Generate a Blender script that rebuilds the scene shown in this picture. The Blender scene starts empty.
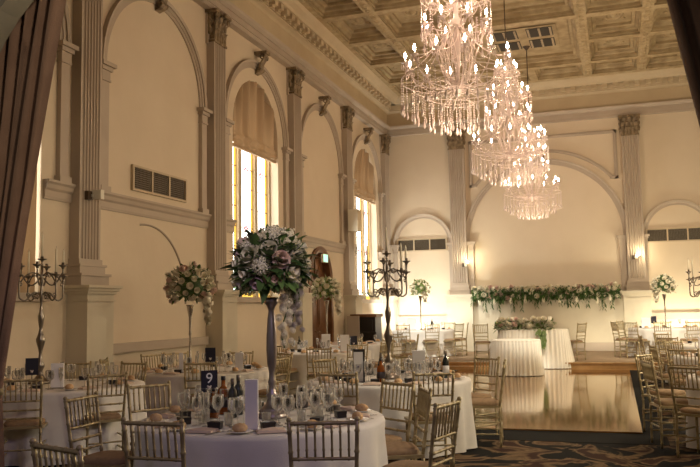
import bpy, math, random
from mathutils import Vector, Matrix, geometry
R = random.Random(7)
PI = math.pi
scene = bpy.context.scene
C = scene.collection
sin, cos = math.sin, math.cos

# ------------------------------------------------------------------ mesh helpers
class MB:
    def __init__(s): s.v = []; s.f = []; s.m = []; s.cur = 0; s.smooth = []
    def add(s, vs, fs, sm=False):
        b = len(s.v); s.v += [tuple(v) for v in vs]
        for f in fs: s.f.append(tuple(i + b for i in f)); s.m.append(s.cur); s.smooth.append(sm)
        return s
    def box(s, x0, x1, y0, y1, z0, z1):
        return s.add([(x0,y0,z0),(x1,y0,z0),(x1,y1,z0),(x0,y1,z0),(x0,y0,z1),(x1,y0,z1),(x1,y1,z1),(x0,y1,z1)],
              [(0,3,2,1),(4,5,6,7),(0,1,5,4),(1,2,6,5),(2,3,7,6),(3,0,4,7)])
    def lathe(s, prof, n=16, c=(0,0,0), wob=None):
        vs = []; fs = []; k = len(prof)
        for j in range(n):
            a = 2*PI*j/n
            for (r, z) in prof: vs.append((c[0]+r*cos(a), c[1]+r*sin(a), c[2]+z))
        for j in range(n):
            for i in range(k-1):
                a = j*k+i; b = ((j+1) % n)*k+i
                fs.append((a, b, b+1, a+1))
        return s.add(vs, fs, True)
    def tube(s, pts, r, n=6, cap=True):
        pts = [Vector(p) for p in pts]; vs = []; fs = []; m = len(pts)
        rr = r if isinstance(r, (list, tuple)) else [r]*m
        up = Vector((0,0,1)); prev = None
        for i, p in enumerate(pts):
            t = (pts[min(i+1,m-1)] - pts[max(i-1,0)]).normalized()
            if prev is None:
                u = t.cross(up) if abs(t.z) < .95 else t.cross(Vector((1,0,0)))
            else: u = prev - t*prev.dot(t)
            u.normalize(); prev = u; w = t.cross(u)
            for j in range(n):
                a = 2*PI*j/n; vs.append(p + (u*cos(a)+w*sin(a))*rr[i])
        for i in range(m-1):
            for j in range(n):
                fs.append((i*n+j, i*n+(j+1)%n, (i+1)*n+(j+1)%n, (i+1)*n+j))
        if cap: fs.append(tuple(range(n-1,-1,-1))); fs.append(tuple((m-1)*n+j for j in range(n)))
        return s.add(vs, fs, True)
    def ball(s, c, r, n=8, k=5, sz=1):
        prof = [(max(1e-4, r*sin(PI*i/k)), -r*sz*cos(PI*i/k)) for i in range(k+1)]
        return s.lathe(prof, n, c)
    def xf(s, M, i0=0):
        for i in range(i0, len(s.v)): s.v[i] = tuple(M @ Vector(s.v[i]))
        return s
    def build(s, name, mat, parent=None, link=True):
        me = bpy.data.meshes.new(name); me.from_pydata(s.v, [], s.f)
        mats = mat if isinstance(mat, (list, tuple)) else [mat]
        for m_ in mats: me.materials.append(m_)
        me.polygons.foreach_set('material_index', s.m)
        me.polygons.foreach_set('use_smooth', s.smooth)
        me.update()
        o = bpy.data.objects.new(name, me)
        if link: C.objects.link(o)
        if parent: o.parent = parent
        return o

def thing(name, label, cat, loc=(0,0,0), rz=0, group=None):
    o = bpy.data.objects.new(name, None); C.objects.link(o); o.empty_display_size = .1
    o.location = loc; o.rotation_euler = (0,0,rz); tag(o, label, cat, group); return o
def tag(o, label, cat, group=None):
    o['label'] = label; o['category'] = cat
    if group: o['group'] = group
    return o
def struct(o):
    o['kind'] = 'structure'; return o
def dup(root, loc=None, rz=None, label=None, group=None):
    r = root.copy(); C.objects.link(r)
    if loc is not None: r.location = loc
    if rz is not None: r.rotation_euler = (0,0,rz)
    if label: r['label'] = label
    if group: r['group'] = group
    for ch in root.children:
        c = ch.copy(); C.objects.link(c); c.parent = r
        for g in ch.children:
            d = g.copy(); C.objects.link(d); d.parent = c
    return r

# ------------------------------------------------------------------ materials
def mat(name, col, rough=.6, metal=0, noise=None, nscale=6, bump=0, bscale=40, trans=0, spec=.5, emit=None, estr=0, ior=1.45, sheen=0, alpha=1):
    m = bpy.data.materials.new(name); m.use_nodes = True; nt = m.node_tree; b = nt.nodes['Principled BSDF']
    b.inputs['Base Color'].default_value = (*col, 1); b.inputs['Roughness'].default_value = rough
    b.inputs['Metallic'].default_value = metal; b.inputs['Transmission Weight'].default_value = trans
    b.inputs['IOR'].default_value = ior; b.inputs['Specular IOR Level'].default_value = spec
    b.inputs['Alpha'].default_value = alpha
    if sheen: b.inputs['Sheen Weight'].default_value = sheen
    if emit: b.inputs['Emission Color'].default_value = (*emit,1); b.inputs['Emission Strength'].default_value = estr
    tc = nt.nodes.new('ShaderNodeTexCoord')
    if noise:
        n = nt.nodes.new('ShaderNodeTexNoise'); n.inputs['Scale'].default_value = nscale; n.inputs['Detail'].default_value = 4
        cr = nt.nodes.new('ShaderNodeValToRGB'); cr.color_ramp.elements[0].color = (*col,1); cr.color_ramp.elements[1].color = (*noise,1)
        cr.color_ramp.elements[0].position = .35; cr.color_ramp.elements[1].position = .65
        nt.links.new(tc.outputs['Object'], n.inputs['Vector']); nt.links.new(n.outputs['Fac'], cr.inputs['Fac']); nt.links.new(cr.outputs['Color'], b.inputs['Base Color'])
    if bump:
        n2 = nt.nodes.new('ShaderNodeTexNoise'); n2.inputs['Scale'].default_value = bscale
        bp = nt.nodes.new('ShaderNodeBump'); bp.inputs['Strength'].default_value = bump; bp.inputs['Distance'].default_value = .02
        nt.links.new(tc.outputs['Object'], n2.inputs['Vector']); nt.links.new(n2.outputs['Fac'], bp.inputs['Height']); nt.links.new(bp.outputs['Normal'], b.inputs['Normal'])
    return m
M = {}
M['wall'] = mat('cream_wall_paint', (.66,.555,.42), .65, noise=(.63,.525,.39), nscale=1.2, bump=.1, bscale=8)
M['trim'] = mat('taupe_trim_paint', (.44,.365,.29), .55, noise=(.41,.335,.265), nscale=2)
M['cornice'] = mat('tan_cornice_paint', (.52,.42,.28), .6, noise=(.48,.38,.25), nscale=2)
M['dado'] = mat('dado_paint', (.58,.52,.40), .6, noise=(.54,.48,.37), nscale=2)
M['capital'] = mat('bronzed_plaster', (.30,.22,.13), .5, noise=(.12,.085,.05), nscale=9, bump=.5, bscale=30)
M['ceil'] = mat('ceiling_plaster', (.42,.325,.19), .6, noise=(.28,.205,.11), nscale=3.0, bump=.6, bscale=9)
M['ceil2'] = mat('ceiling_beam_plaster', (.46,.355,.21), .6, noise=(.33,.245,.13), nscale=6, bump=.5, bscale=14)
M['dark'] = mat('grille_shadow', (.035,.028,.02), .7)
M['grille'] = mat('grille_bronze', (.12,.095,.065), .45, metal=.3)
M['frame'] = mat('vent_frame_paint', (.5,.4,.27), .5)
M['wood'] = mat('dark_door_wood', (.16,.07,.03), .4, noise=(.10,.04,.015), nscale=5)
M['stepwood'] = mat('step_wood', (.50,.29,.12), .3, noise=(.40,.22,.08), nscale=5)
M['black'] = mat('black_lacquer', (.018,.014,.012), .35)
M['white'] = mat('white_plastic', (.7,.66,.56), .5)
M['gold'] = mat('champagne_gold_lacquer', (.44,.36,.21), .36, metal=.4, noise=(.36,.29,.165), nscale=12)
M['cushion'] = mat('tan_cushion_fabric', (.33,.22,.13), .85, noise=(.27,.18,.10), nscale=30, bump=.2, bscale=200)
M['cloth'] = mat('white_linen', (.82,.79,.75), .8, noise=(.76,.73,.70), nscale=5, bump=.15, bscale=160)
M['satin'] = mat('ivory_satin', (.90,.85,.74), .45)
M['tablewood'] = mat('folding_table_board', (.4,.3,.2), .6)
M['steel'] = mat('polished_silver', (.50,.46,.42), .25, metal=1)
M['silver_dark'] = mat('tarnished_silver', (.22,.19,.16), .32, metal=.9)
M['vase'] = mat('mauve_silver', (.34,.30,.31), .28, metal=.9)
M['bronze'] = mat('dark_bronze', (.11,.08,.06), .35, metal=.7)
M['wax'] = mat('ivory_candle_wax', (.85,.78,.62), .5)
def thin_glass():
    m = bpy.data.materials.new('thin_clear_glass'); m.use_nodes = True; nt = m.node_tree; nt.nodes.clear()
    o = nt.nodes.new('ShaderNodeOutputMaterial'); t = nt.nodes.new('ShaderNodeBsdfTransparent'); g = nt.nodes.new('ShaderNodeBsdfGlossy'); g.inputs['Roughness'].default_value = .12
    d = nt.nodes.new('ShaderNodeBsdfTranslucent'); d.inputs['Color'].default_value = (.9,.88,.85,1)
    a = nt.nodes.new('ShaderNodeAddShader'); lw = nt.nodes.new('ShaderNodeLayerWeight'); lw.inputs['Blend'].default_value = .65
    mx = nt.nodes.new('ShaderNodeMixShader'); m2 = nt.nodes.new('ShaderNodeMixShader'); m2.inputs[0].default_value = .55
    nt.links.new(g.outputs[0], m2.inputs[1]); nt.links.new(d.outputs[0], m2.inputs[2])
    nt.links.new(lw.outputs['Facing'], mx.inputs[0]); nt.links.new(t.outputs[0], mx.inputs[1]); nt.links.new(m2.outputs[0], mx.inputs[2]); nt.links.new(mx.outputs[0], o.inputs[0])
    return m
M['glass'] = thin_glass()
M['crystal'] = mat('cut_crystal', (1,.84,.78), .12, trans=.28, ior=1.5, spec=1)
M['pearl'] = mat('crystal_bead_chain', (1,.85,.78), .2, trans=.1, spec=1)
M['bulb'] = mat('lit_candle_bulb', (1,.9,.75), .5, emit=(1,.70,.50), estr=75)
M['leaf'] = mat('green_leaves', (.045,.10,.028), .5, noise=(.10,.17,.05), nscale=9)
M['leafl'] = mat('fresh_green_leaves', (.12,.19,.05), .5, noise=(.20,.27,.09), nscale=9)
M['stem'] = mat('plant_stem', (.10,.16,.05), .6)
M['rosew'] = mat('white_rose', (.86,.80,.66), .6, noise=(.80,.73,.58), nscale=14)
M['rosep'] = mat('blush_rose', (.72,.50,.44), .6, noise=(.78,.60,.52), nscale=14)
M['rosem'] = mat('mauve_rose', (.50,.34,.40), .6, noise=(.62,.46,.50), nscale=14)
M['lilac'] = mat('lilac_hydrangea', (.68,.58,.58), .6, noise=(.78,.70,.68), nscale=20, bump=.8, bscale=60)
M['navy'] = mat('navy_card', (.012,.012,.028), .5)
M['card'] = mat('white_card', (.82,.80,.82), .6)
M['ink'] = mat('grey_ink', (.25,.2,.3), .6)
M['bread'] = mat('crusty_bread', (.55,.34,.17), .7, noise=(.66,.46,.27), nscale=25, bump=.4, bscale=60)
M['china'] = mat('white_china', (.85,.82,.78), .15)
M['napkin'] = mat('blush_napkin', (.62,.48,.40), .8)
M['box'] = mat('black_gift_box', (.02,.018,.022), .3)
M['amber'] = mat('amber_glass', (.40,.11,.015), .08, trans=.35, ior=1.4)
M['winebottle'] = mat('dark_wine_bottle_glass', (.015,.02,.02), .08, spec=.8)
M['labelp'] = mat('dark_paper_label', (.05,.04,.05), .6)
M['curtain'] = mat('plum_brown_velvet', (.30,.185,.125), .75, sheen=.2, noise=(.25,.15,.10), nscale=5, bump=.3, bscale=90)
M['prosc'] = mat('grey_proscenium_paint', (.22,.20,.155), .7)
M['mull'] = mat('stone_mullion', (.50,.42,.30), .7)
M['pane'] = mat('daylit_clear_pane', (.9,.92,.9), .3, emit=(1,.97,.88), estr=5.5)
M['yellow'] = mat('daylit_amber_pane', (.8,.5,.06), .3, emit=(1,.60,.10), estr=1.0)
M['red'] = mat('daylit_rose_pane', (.6,.06,.1), .3, emit=(1,.25,.28), estr=1.1)
M['greenp'] = mat('daylit_green_pane', (.1,.3,.15), .3, emit=(.25,.55,.28), estr=.7)
M['lead'] = mat('lead_came', (.12,.09,.05), .6)
M['exit'] = mat('lit_exit_sign', (.3,.8,.6), .4, emit=(.45,.95,.72), estr=.9)
M['lampglass'] = mat('lit_sconce_glass', (1,.85,.6), .4, emit=(1,.78,.45), estr=6)

def blind_material():
    m = bpy.data.materials.new('ochre_blind_fabric'); m.use_nodes = True; nt = m.node_tree
    b = nt.nodes['Principled BSDF']; b.inputs['Base Color'].default_value = (.36,.25,.15,1); b.inputs['Roughness'].default_value = .8
    t = nt.nodes.new('ShaderNodeBsdfTranslucent'); t.inputs['Color'].default_value = (.30,.19,.10,1)
    mx = nt.nodes.new('ShaderNodeMixShader'); mx.inputs[0].default_value = .07
    nt.links.new(b.outputs[0], mx.inputs[1]); nt.links.new(t.outputs[0], mx.inputs[2]); nt.links.new(mx.outputs[0], nt.nodes['Material Output'].inputs['Surface'])
    return m
M['blind'] = blind_material()

def parquet():
    m = bpy.data.materials.new('polished_parquet'); m.use_nodes = True; nt = m.node_tree; b = nt.nodes['Principled BSDF']
    tc = nt.nodes.new('ShaderNodeTexCoord'); br = nt.nodes.new('ShaderNodeTexBrick')
    br.inputs['Color1'].default_value = (.22,.12,.05,1); br.inputs['Color2'].default_value = (.17,.088,.035,1); br.inputs['Mortar'].default_value = (.08,.04,.015,1)
    br.inputs['Scale'].default_value = 1; br.inputs['Brick Width'].default_value = .9; br.inputs['Row Height'].default_value = .09; br.inputs['Mortar Size'].default_value = .004
    nt.links.new(tc.outputs['Object'], br.inputs['Vector']); nt.links.new(br.outputs['Color'], b.inputs['Base Color'])
    n = nt.nodes.new('ShaderNodeTexNoise'); n.inputs['Scale'].default_value = 1.3
    bp = nt.nodes.new('ShaderNodeBump'); bp.inputs['Strength'].default_value = .10; bp.inputs['Distance'].default_value = .01
    nt.links.new(tc.outputs['Object'], n.inputs['Vector']); nt.links.new(n.outputs['Fac'], bp.inputs['Height']); nt.links.new(bp.outputs['Normal'], b.inputs['Normal'])
    b.inputs['Roughness'].default_value = .09; b.inputs['Specular IOR Level'].default_value = .6; b.inputs['IOR'].default_value = 1.55
    b.inputs['Coat Weight'].default_value = .4; b.inputs['Coat Tint'].default_value = (1,.8,.5,1); b.inputs['Specular Tint'].default_value = (1,.78,.48,1); b.inputs['Coat Roughness'].default_value = .06
    return m
M['parquet'] = parquet()
def carpet():
    m = bpy.data.materials.new('floral_carpet'); m.use_nodes = True; nt = m.node_tree; b = nt.nodes['Principled BSDF']
    tc = nt.nodes.new('ShaderNodeTexCoord')
    n = nt.nodes.new('ShaderNodeTexNoise'); n.inputs['Scale'].default_value = 1.6; n.inputs['Detail'].default_value = 5; n.inputs['Distortion'].default_value = 1.6
    cr = nt.nodes.new('ShaderNodeValToRGB'); e = cr.color_ramp.elements
    e[0].position = .47; e[0].color = (.010,.010,.011,1); e[1].position = .52; e[1].color = (.17,.115,.065,1)
    x = cr.color_ramp.elements.new(.60); x.color = (.04,.02,.016,1)
    nt.links.new(tc.outputs['Object'], n.inputs['Vector']); nt.links.new(n.outputs['Fac'], cr.inputs['Fac']); nt.links.new(cr.outputs['Color'], b.inputs['Base Color'])
    b.inputs['Roughness'].default_value = .95; b.inputs['Specular IOR Level'].default_value = .08
    return m
M['carpet'] = carpet()
M['carpetb'] = mat('navy_carpet_border', (.013,.013,.013), .95, spec=.1)
M['stagefloor'] = mat('stage_carpet', (.30,.21,.13), .8, noise=(.25,.17,.10), nscale=4)

# ------------------------------------------------------------------ room shell
XW, D, ZC = 10.19, 25.43, 8.4
def WL(s, z, d): return (d, s, z)               # left wall: s = along Y, d = out of wall
def WR(s, z, d): return (XW-d, s, z)
def WB(s, z, d): return (s, D-d, z)             # back wall: s = along X
def strip(mb, W, s0, s1, prof):                 # prof: list of (z, d)
    vs = [W(s0,z,d) for z,d in prof] + [W(s1,z,d) for z,d in prof]; k = len(prof)
    fs = [(i,i+1,k+i+1,k+i) for i in range(k-1)]
    vs += [W(s0,z,0) for z,d in prof] + [W(s1,z,0) for z,d in prof]
    fs += [(i,i+1,2*k+i+1,2*k+i) for i in range(k-1)] + [(k+i,k+i+1,3*k+i+1,3*k+i) for i in range(k-1)]
    mb.add(vs, fs)
def wbox(mb, W, s0, s1, z0, z1, d0, d1):
    p = [W(s,z,d) for s in (s0,s1) for z in (z0,z1) for d in (d0,d1)]
    mb.add(p, [(0,1,3,2),(4,6,7,5),(0,4,5,1),(2,3,7,6),(0,2,6,4),(1,5,7,3)])
def arcm(mb, W, cs, cz, r, prof, a0=0, a1=PI, n=28):   # prof: (dr, d)
    k = len(prof); vs = []; fs = []
    for j in range(n+1):
        a = a0+(a1-a0)*j/n
        for dr, d in prof: vs.append(W(cs+(r+dr)*cos(a), cz+(r+dr)*sin(a), d))
    for j in range(n):
        for i in range(k-1): fs.append((j*k+i, j*k+i+1, (j+1)*k+i+1, (j+1)*k+i))
    mb.add(vs, fs)
def holed(mb, W, outer, holes, d=0):
    polys = [[Vector((a,b,0)) for a,b in outer]] + [[Vector((a,b,0)) for a,b in h] for h in holes]
    flat = [p for q in polys for p in q]
    tris = geometry.tessellate_polygon(polys)
    mb.add([W(p.x,p.y,d) for p in flat], [tuple(t) for t in tris])
def arch_outline(c, hw, z0, zs, n=24):
    return [(c-hw,z0),(c+hw,z0)] + [(c+hw*cos(PI*j/n), zs+hw*sin(PI*j/n)) for j in range(n+1)]
def reveal(mb, W, outl, d0, d1):
    k = len(outl)
    mb.add([W(a,b,d0) for a,b in outl]+[W(a,b,d1) for a,b in outl], [(i,(i+1)%k,k+(i+1)%k,k+i) for i in range(k)])

PW = .48
PL = [9.22+3.93*(i-1) for i in range(6)]                # pilaster left edges
BC = [PL[i]+PW/2+3.93/2 for i in range(5)]          # bay centres
ZS, ZSPR = 3.34, 5.28

def fluted(mb, W, s0, w, d, z0, z1, nf=6):
    pts = [(s0,0),(s0,d)]; m = .035; fw_ = (w-2*m)/nf
    for i in range(nf):
        a = s0+m+i*fw_
        pts += [(a+.008,d)] + [(a+.008+(fw_-.016)*t, d-.028*sin(PI*t)**.6) for t in (.15,.35,.65,.85)] + [(a+fw_-.008,d)]
    pts += [(s0+w,d),(s0+w,0)]
    k = len(pts)
    mb.add([W(s,z0,q) for s,q in pts]+[W(s,z1,q) for s,q in pts], [(i,i+1,k+i+1,k+i) for i in range(k-1)])
def capital(mb, W, s0, w, d, z0, z1):
    h = z1-z0; c = s0+w/2
    wbox(mb, W, s0-.015, s0+w+.015, z0-.03, z0+.015, 0, d+.02)
    wbox(mb, W, s0+.02, s0+w-.02, z0, z1, 0, d-.01)
    wbox(mb, W, s0-.07, s0+w+.07, z1-.06, z1, 0, d+.09)
    for row, (zb, hh, out, n) in enumerate([(0, .40, .045, 5), (.26, .40, .065, 4), (.5, .40, .09, 3)]):
        for j in range(n):
            t = (j+.5)/n; sc = s0 + w*t; lw = w/n*.48; zz = z0+zb*h
            ps = [(0,0.0),(.5,.01),(.85,.035),(1.0,.075),(.9,.10)]
            vs = []
            for tt, o in ps:
                ww = lw*(1-.55*tt**2)
                for q in (-1,-.35,.35,1): vs.append(W(sc+q*ww, zz+tt*hh*h, d+.005+o*out/.07+(.02 if abs(q)<.5 else 0)*(1-tt)))
            mb.add(vs, [(r_*4+i, r_*4+i+1, r_*4+5+i, r_*4+4+i) for r_ in range(4) for i in range(3)])
    for sd in (-1, 1):                                # corner volutes
        pts = []
        for j in range(11):
            a = j/10*2.6*PI; rr = .07*(1-j/13)
            pts.append(W(c+sd*(w/2+.0)+sd*rr*cos(a)*.8, z1-.14+rr*sin(a), d+.06))
        mb.tube(pts, .018, 5)
        mb.tube([W(c+sd*(w/2+.01), z0+.12+q*.07*h/.5, d*.4+.02*(q%2)) for q in range(6)], [.03,.05,.03,.055,.03,.06], 5)
    mb.ball(W(c, z1-.05, d+.10), .05, 6, 4)
def keystone(mb, W, c, z, sc=1):
    wbox(mb, W, c-.13*sc, c+.13*sc, z+.15*sc, z+.23*sc, 0, .36*sc)
    vs = []
    pr = [(.16,.30),(.08,.33),(0,.26),(-.10,.20),(-.2,.17),(-.26,.20),(-.33,.15),(-.38,.0)]
    for sd in (-.10,.10):
        for zz, dd in pr: vs.append(W(c+sd*sc, z+zz*sc, dd*sc))
    k = len(pr)
    mb.add(vs, [(i,i+1,k+i+1,k+i) for i in range(k-1)]+[tuple(range(k)), tuple(range(k,2*k))])
    for sd in (-1,1):
        mb.tube([W(c+sd*.11*sc, z+.08*sc+.07*sin(a*.9)*sc, (.24+.07*cos(a*.9))*sc) for a in range(8)], .02*sc, 5)
        mb.tube([W(c+sd*.11*sc, z-.26*sc+.05*sin(a*.9)*sc, (.14+.05*cos(a*.9))*sc) for a in range(8)], .018*sc, 5)
def pedestal(mb, W, s0, s1, d, zb=0.0, ztop=1.94, dp=.16, fs=None, fe=None, tr=None):
    wbox(mb, W, s0, s1, zb, ztop-.12, 0, d)
    wbox(mb, W, s0-.025, s1+.025, zb, zb+.18, 0, d+.03)
    wbox(mb, W, s0-.02, s1+.02, ztop-.22, ztop-.20, 0, d+.02)
    wbox(mb, W, s0-.03, s1+.03, ztop-.12, ztop-.08, 0, d+.03)
    wbox(mb, W, s0-.06, s1+.06, ztop-.08, ztop-.04, 0, d+.06)
    wbox(mb, W, s0-.09, s1+.09, ztop-.04, ztop, 0, d+.09)
    a, b = (fs if fs is not None else s0+.05), (fe if fe is not None else s1-.05)
    for za, zb_, o, dd in ((0,.13,.075,.10),(.13,.165,.10,.125),(.165,.265,.045,.055),(.265,.295,.065,.075),(.295,.37,.02,.025)):
        wbox(tr if tr else mb, W, a-o, b+o, ztop+za, ztop+zb_, 0, dp+dd)

archp = [(-.17,0),(-.17,.03),(-.11,.03),(-.11,.045),(-.05,.045),(-.05,.07),(0,.085),(0,0)]
stringp = [(3.08,0),(3.08,.025),(3.12,.035),(3.20,.035),(3.23,.06),(3.28,.075),(3.31,.10),(3.34,.10),(3.34,0)]
def impost(mb, W, s0, s1, z0=ZS, z1=ZSPR, d=.07):
    wbox(mb, W, s0, s1, z0, z1-.28, 0, d)
    wbox(mb, W, s0-.02, s1+.02, z1-.28, z1-.25, 0, d+.02)
    wbox(mb, W, s0-.01, s1+.01, z1-.25, z1-.12, 0, d+.01)
    wbox(mb, W, s0-.04, s1+.04, z1-.12, z1-.06, 0, d+.04)
    wbox(mb, W, s0-.08, s1+.08, z1-.06, z1, 0, d+.08)
    wbox(mb, W, s0-.03, s1+.03, z0, z0+.08, 0, d+.03)

holesL = []
for i in (0,2,4): holesL.append(arch_outline(BC[i], 1.13, 1.83, 5.31))
door_o = arch_outline(19.1, .8, 0.0, 2.30)
# the door opening reaches the floor: start the outline a hair above it
door_h = [(a, max(b, .004)) for a, b in door_o]
for side, W in (('left', WL), ('right', WR)):
    mb = MB()
    holed(mb, W, [(5.0,0),(D,0),(D,8.9),(5.0,8.9)], (holesL+[door_h]) if side == 'left' else [])
    if side == 'left':
        for h in holesL: reveal(mb, W, h, 0, -.34)
        reveal(mb, W, door_h, 0, -.22)
    struct(mb.build('wall_'+side, M['wall']))
    t = MB(); cp = MB(); pd = MB()
    for i, s0 in enumerate(PL):
        fluted(t, W, s0, PW, .16, 2.2, 6.69)
        pedestal(pd, W, s0-.04, s0+PW+.08, .34, fs=s0, fe=s0+PW, tr=t)
        capital(cp, W, s0, PW, .16, 6.66, 7.25)
        wbox(t, W, s0-.05, s0+PW+.05, 6.6, 7.25, 0, .05)
    for i, c in enumerate(BC):
        arcm(t, W, c, ZSPR, 1.60, archp)
        a, b = PL[i]+PW, PL[i+1]
        impost(t, W, c-1.60, c-1.42); impost(t, W, c+1.42, c+1.60)
        keystone(cp, W, c, ZSPR+1.60+.03, .8)
        win = i in (0,2,4)
        if win:
            strip(t, W, a, c-1.17, stringp); strip(t, W, c+1.17, b, stringp)
            wbox(t, W, c-1.25, c+1.25, 1.72, 1.83, -.3, .09)
        else:
            strip(t, W, a, b, stringp)
        if i == 1: wbox(t, W, a+.1, b-.12, .96, 1.10, 0, .10)
        if i == 3 and side == 'left':
            pass
        if i == 3 and side == 'left': wbox(t, W, a+.1, 18.2, 0, .22, 0, .04); wbox(t, W, 20.0, b-.12, 0, .22, 0, .04)
        else: wbox(t, W, a+.1, b-.12, 0, .22, 0, .04)
    arcm(t, W, 11.15, 1.75, 1.22, [(-.025,0),(-.015,.02),(0,.025),(.01,0)], a0=-.05, a1=PI*.56)
    struct(pd.build('trim_16' if side == 'left' else 'trim_17', M['dado']))
    struct(t.build('trim_1' if side == 'left' else 'trim_2', M['trim']))
    struct(cp.build('trim_3' if side == 'left' else 'trim_4', M['capital']))

# back wall
XC = 5.11
mb = MB(); holed(mb, WB, [(0,0),(XW,0),(XW,8.9),(0,8.9)], []); struct(mb.build('wall_back', M['wall']))
t = MB(); cp = MB(); dd_ = MB()
for s0 in (2.20, 7.52):
    fluted(t, WB, s0, .50, .16, 2.2, 6.69); capital(cp, WB, s0, .50, .16, 6.66, 7.25)
for s0, s1, f0 in ((2.05,2.87,2.20),(7.35,8.12,7.52)):
    pedestal(dd_, WB, s0, s1, .34, zb=.0, fs=f0, fe=f0+.5, tr=t)
pedp = [(1.72,.22),(1.72,.24),(1.82,.24),(1.82,.27),(1.86,.30),(1.90,.33),(1.94,.33),(1.94,0)]
strip(t, WB, 2.87, 7.35, pedp); wbox(dd_, WB, 2.87, 7.35, 0, 1.74, 0, .22); wbox(t, WB, 2.87, 7.35, .17, .42, .22, .25)
arcm(t, WB, XC, 3.62, 2.50, archp, n=44)
for s in (2.72, 7.32): impost(t, WB, s, s+.18, 1.94, 3.62, .06)
for c in (1.25, 8.96):
    arcm(t, WB, c, 3.62, .98, [(-.14,0),(-.14,.04),(-.08,.04),(-.06,.07),(0,.09),(0,0)])
    for s in (c-.98, c+.86): impost(t, WB, s, s+.12, 1.25, 3.62, .05)
    wbox(t, WB, c-.92, c+.92, 1.08, 1.28, 0, .13)
    wbox(t, WB, c-.92, c+.92, .17, .40, 0, .04)
# spandrel panel moulding above the great arch
def bead(mb, a, b, w=.05):
    (s0,z0),(s1,z1) = a, b
    wbox(mb, WB, min(s0,s1)-w, max(s0,s1)+w, min(z0,z1)-w, max(z0,z1)+w, 0, .05)
    wbox(mb, WB, min(s0,s1)-w*.45, max(s0,s1)+w*.45, min(z0,z1)-w*.45, max(z0,z1)+w*.45, 0, .075)
for sd in (-1,1):
    bead(t, (XC+sd*2.22, 5.42), (XC+sd*2.22, 6.82)); bead(t, (XC+sd*2.22,5.42), (XC+sd*2.08,5.42))
bead(t, (XC-2.22,6.82), (XC+2.22,6.82))
al = math.acos(2.08/2.76)
arcm(t, WB, XC, 3.62, 2.76, [(-.05,0),(-.05,.05),(-.02,.05),(-.02,.075),(.02,.075),(.02,.05),(.05,.05),(.05,0)], a0=al, a1=PI-al, n=40)
keystone(cp, WB, XC, 3.62+2.5+.02, .8)
struct(t.build('trim_5', M['trim'])); struct(cp.build('trim_6', M['capital'])); struct(dd_.build('trim_7', M['dado']))

# entablature round the room
t = MB()
ent = [(7.25,0),(7.25,.15),(7.34,.15),(7.34,.17),(7.46,.17),(7.46,.20),(7.50,.26),(7.555,.28),(7.555,.17),(7.98,.17),(8.02,.22),(8.05,.30),(8.08,.30),(8.08,.34),(8.22,.36),(8.22,.54),(8.27,.58),(8.33,.68),(8.41,.74)]
for W, a, b in ((WL, 5.0, D), (WR, 5.0, D), (WB, 0, XW)):
    strip(t, W, a, b, ent[:9])
struct(t.build('trim_8', M['trim']))
t = MB()
for W, a, b in ((WL, 5.0, D), (WR, 5.0, D), (WB, 0, XW)):
    strip(t, W, a, b, ent[8:])
struct(t.build('trim_18', M['cornice']))
t = MB()
n = 62
for k in range(n):
    s = 5.2+k*(D-5.9)/n
    for W in (WL, WR): wbox(t, W, s, s+.15, 8.10, 8.22, .34, .50); wbox(t, W, s+.02, s+.13, 8.06, 8.10, .34, .42)
for k in range(28):
    s = .75+k*(XW-1.5)/28+.08
    wbox(t, WB, s, s+.15, 8.10, 8.22, .34, .50); wbox(t, WB, s+.02, s+.13, 8.06, 8.10, .34, .42)
struct(t.build('trim_9', M['cornice']))

# coffered ceiling
cm = MB()
def rectloop(mb, x0,x1,y0,y1, prof, close=True):
    k = len(prof); vs = []
    for ins, z in prof: vs += [(x0+ins,y0+ins,z),(x1-ins,y0+ins,z),(x1-ins,y1-ins,z),(x0+ins,y1-ins,z)]
    fs = [(4*i+j, 4*i+(j+1)%4, 4*i+4+(j+1)%4, 4*i+4+j) for i in range(k-1) for j in range(4)]
    if close: fs.append((4*k-4,4*k-3,4*k-2,4*k-1))
    mb.add(vs, fs)
def coffer(x0,x1,y0,y1, kind=0):
    cof.append([(x0,y0),(x1,y0),(x1,y1),(x0,y1)])
    prof = [(0,ZC),(0,ZC+.05),(.04,ZC+.05),(.04,ZC+.12),(.10,ZC+.14),(.12,ZC+.21),(.20,ZC+.22),(.20,ZC+.29)]
    rectloop(cm, x0,x1,y0,y1, prof)
    zz = ZC+.29; w = min(x1-x0, y1-y0)
    if kind == 1:
        rectloop(cm, x0+.45,x1-.45,y0+.45,y1-.45, [(0,zz),(0,zz-.05),(.06,zz-.07),(.10,zz-.05),(.12,zz)], False)
    cx, cy = (x0+x1)/2, (y0+y1)/2
    if kind < 2:
        r = w*.5-.42 if kind == 0 else w*.5-.85
        r = max(r, .16)
        i0 = len(cm.v)
        for q, rr in ((.03, r), (.02, r*.6)):
            cm.lathe([(rr-.035,0),(rr-.02,-q),(rr+.02,-q),(rr+.035,0)], 24)
        cm.lathe([(.001,-.06),(.05,-.05),(.09,0)], 10)
        for j in range(8):
            a = j*PI/4; cm.ball((r*.62*cos(a)*1.0, r*.62*sin(a), -.01), r*.17, 6, 4, .4)
        for j in range(4):
            a = PI/4+j*PI/2; cm.ball(((r+.10)*cos(a), (r+.10)*sin(a), 0), .07, 6, 4, .4)
        ax = (x1-x0-.5)/(w-.5) if kind == 0 else 1; ay = (y1-y0-.5)/(w-.5) if kind == 0 else 1
        cm.xf(Matrix.Translation((cx,cy,zz)) @ Matrix.Diagonal((min(ax,1.7),min(ay,1.7),1,1)), i0)
cof = []
colsx = [(.86,1.88),(2.14,3.40),(6.78,8.03),(8.29,9.33)]
rows = [(23.32,24.45)] + [(23.10-1.953*(k+1)+.24, 23.10-1.953*k) for k in range(9)]
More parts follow.
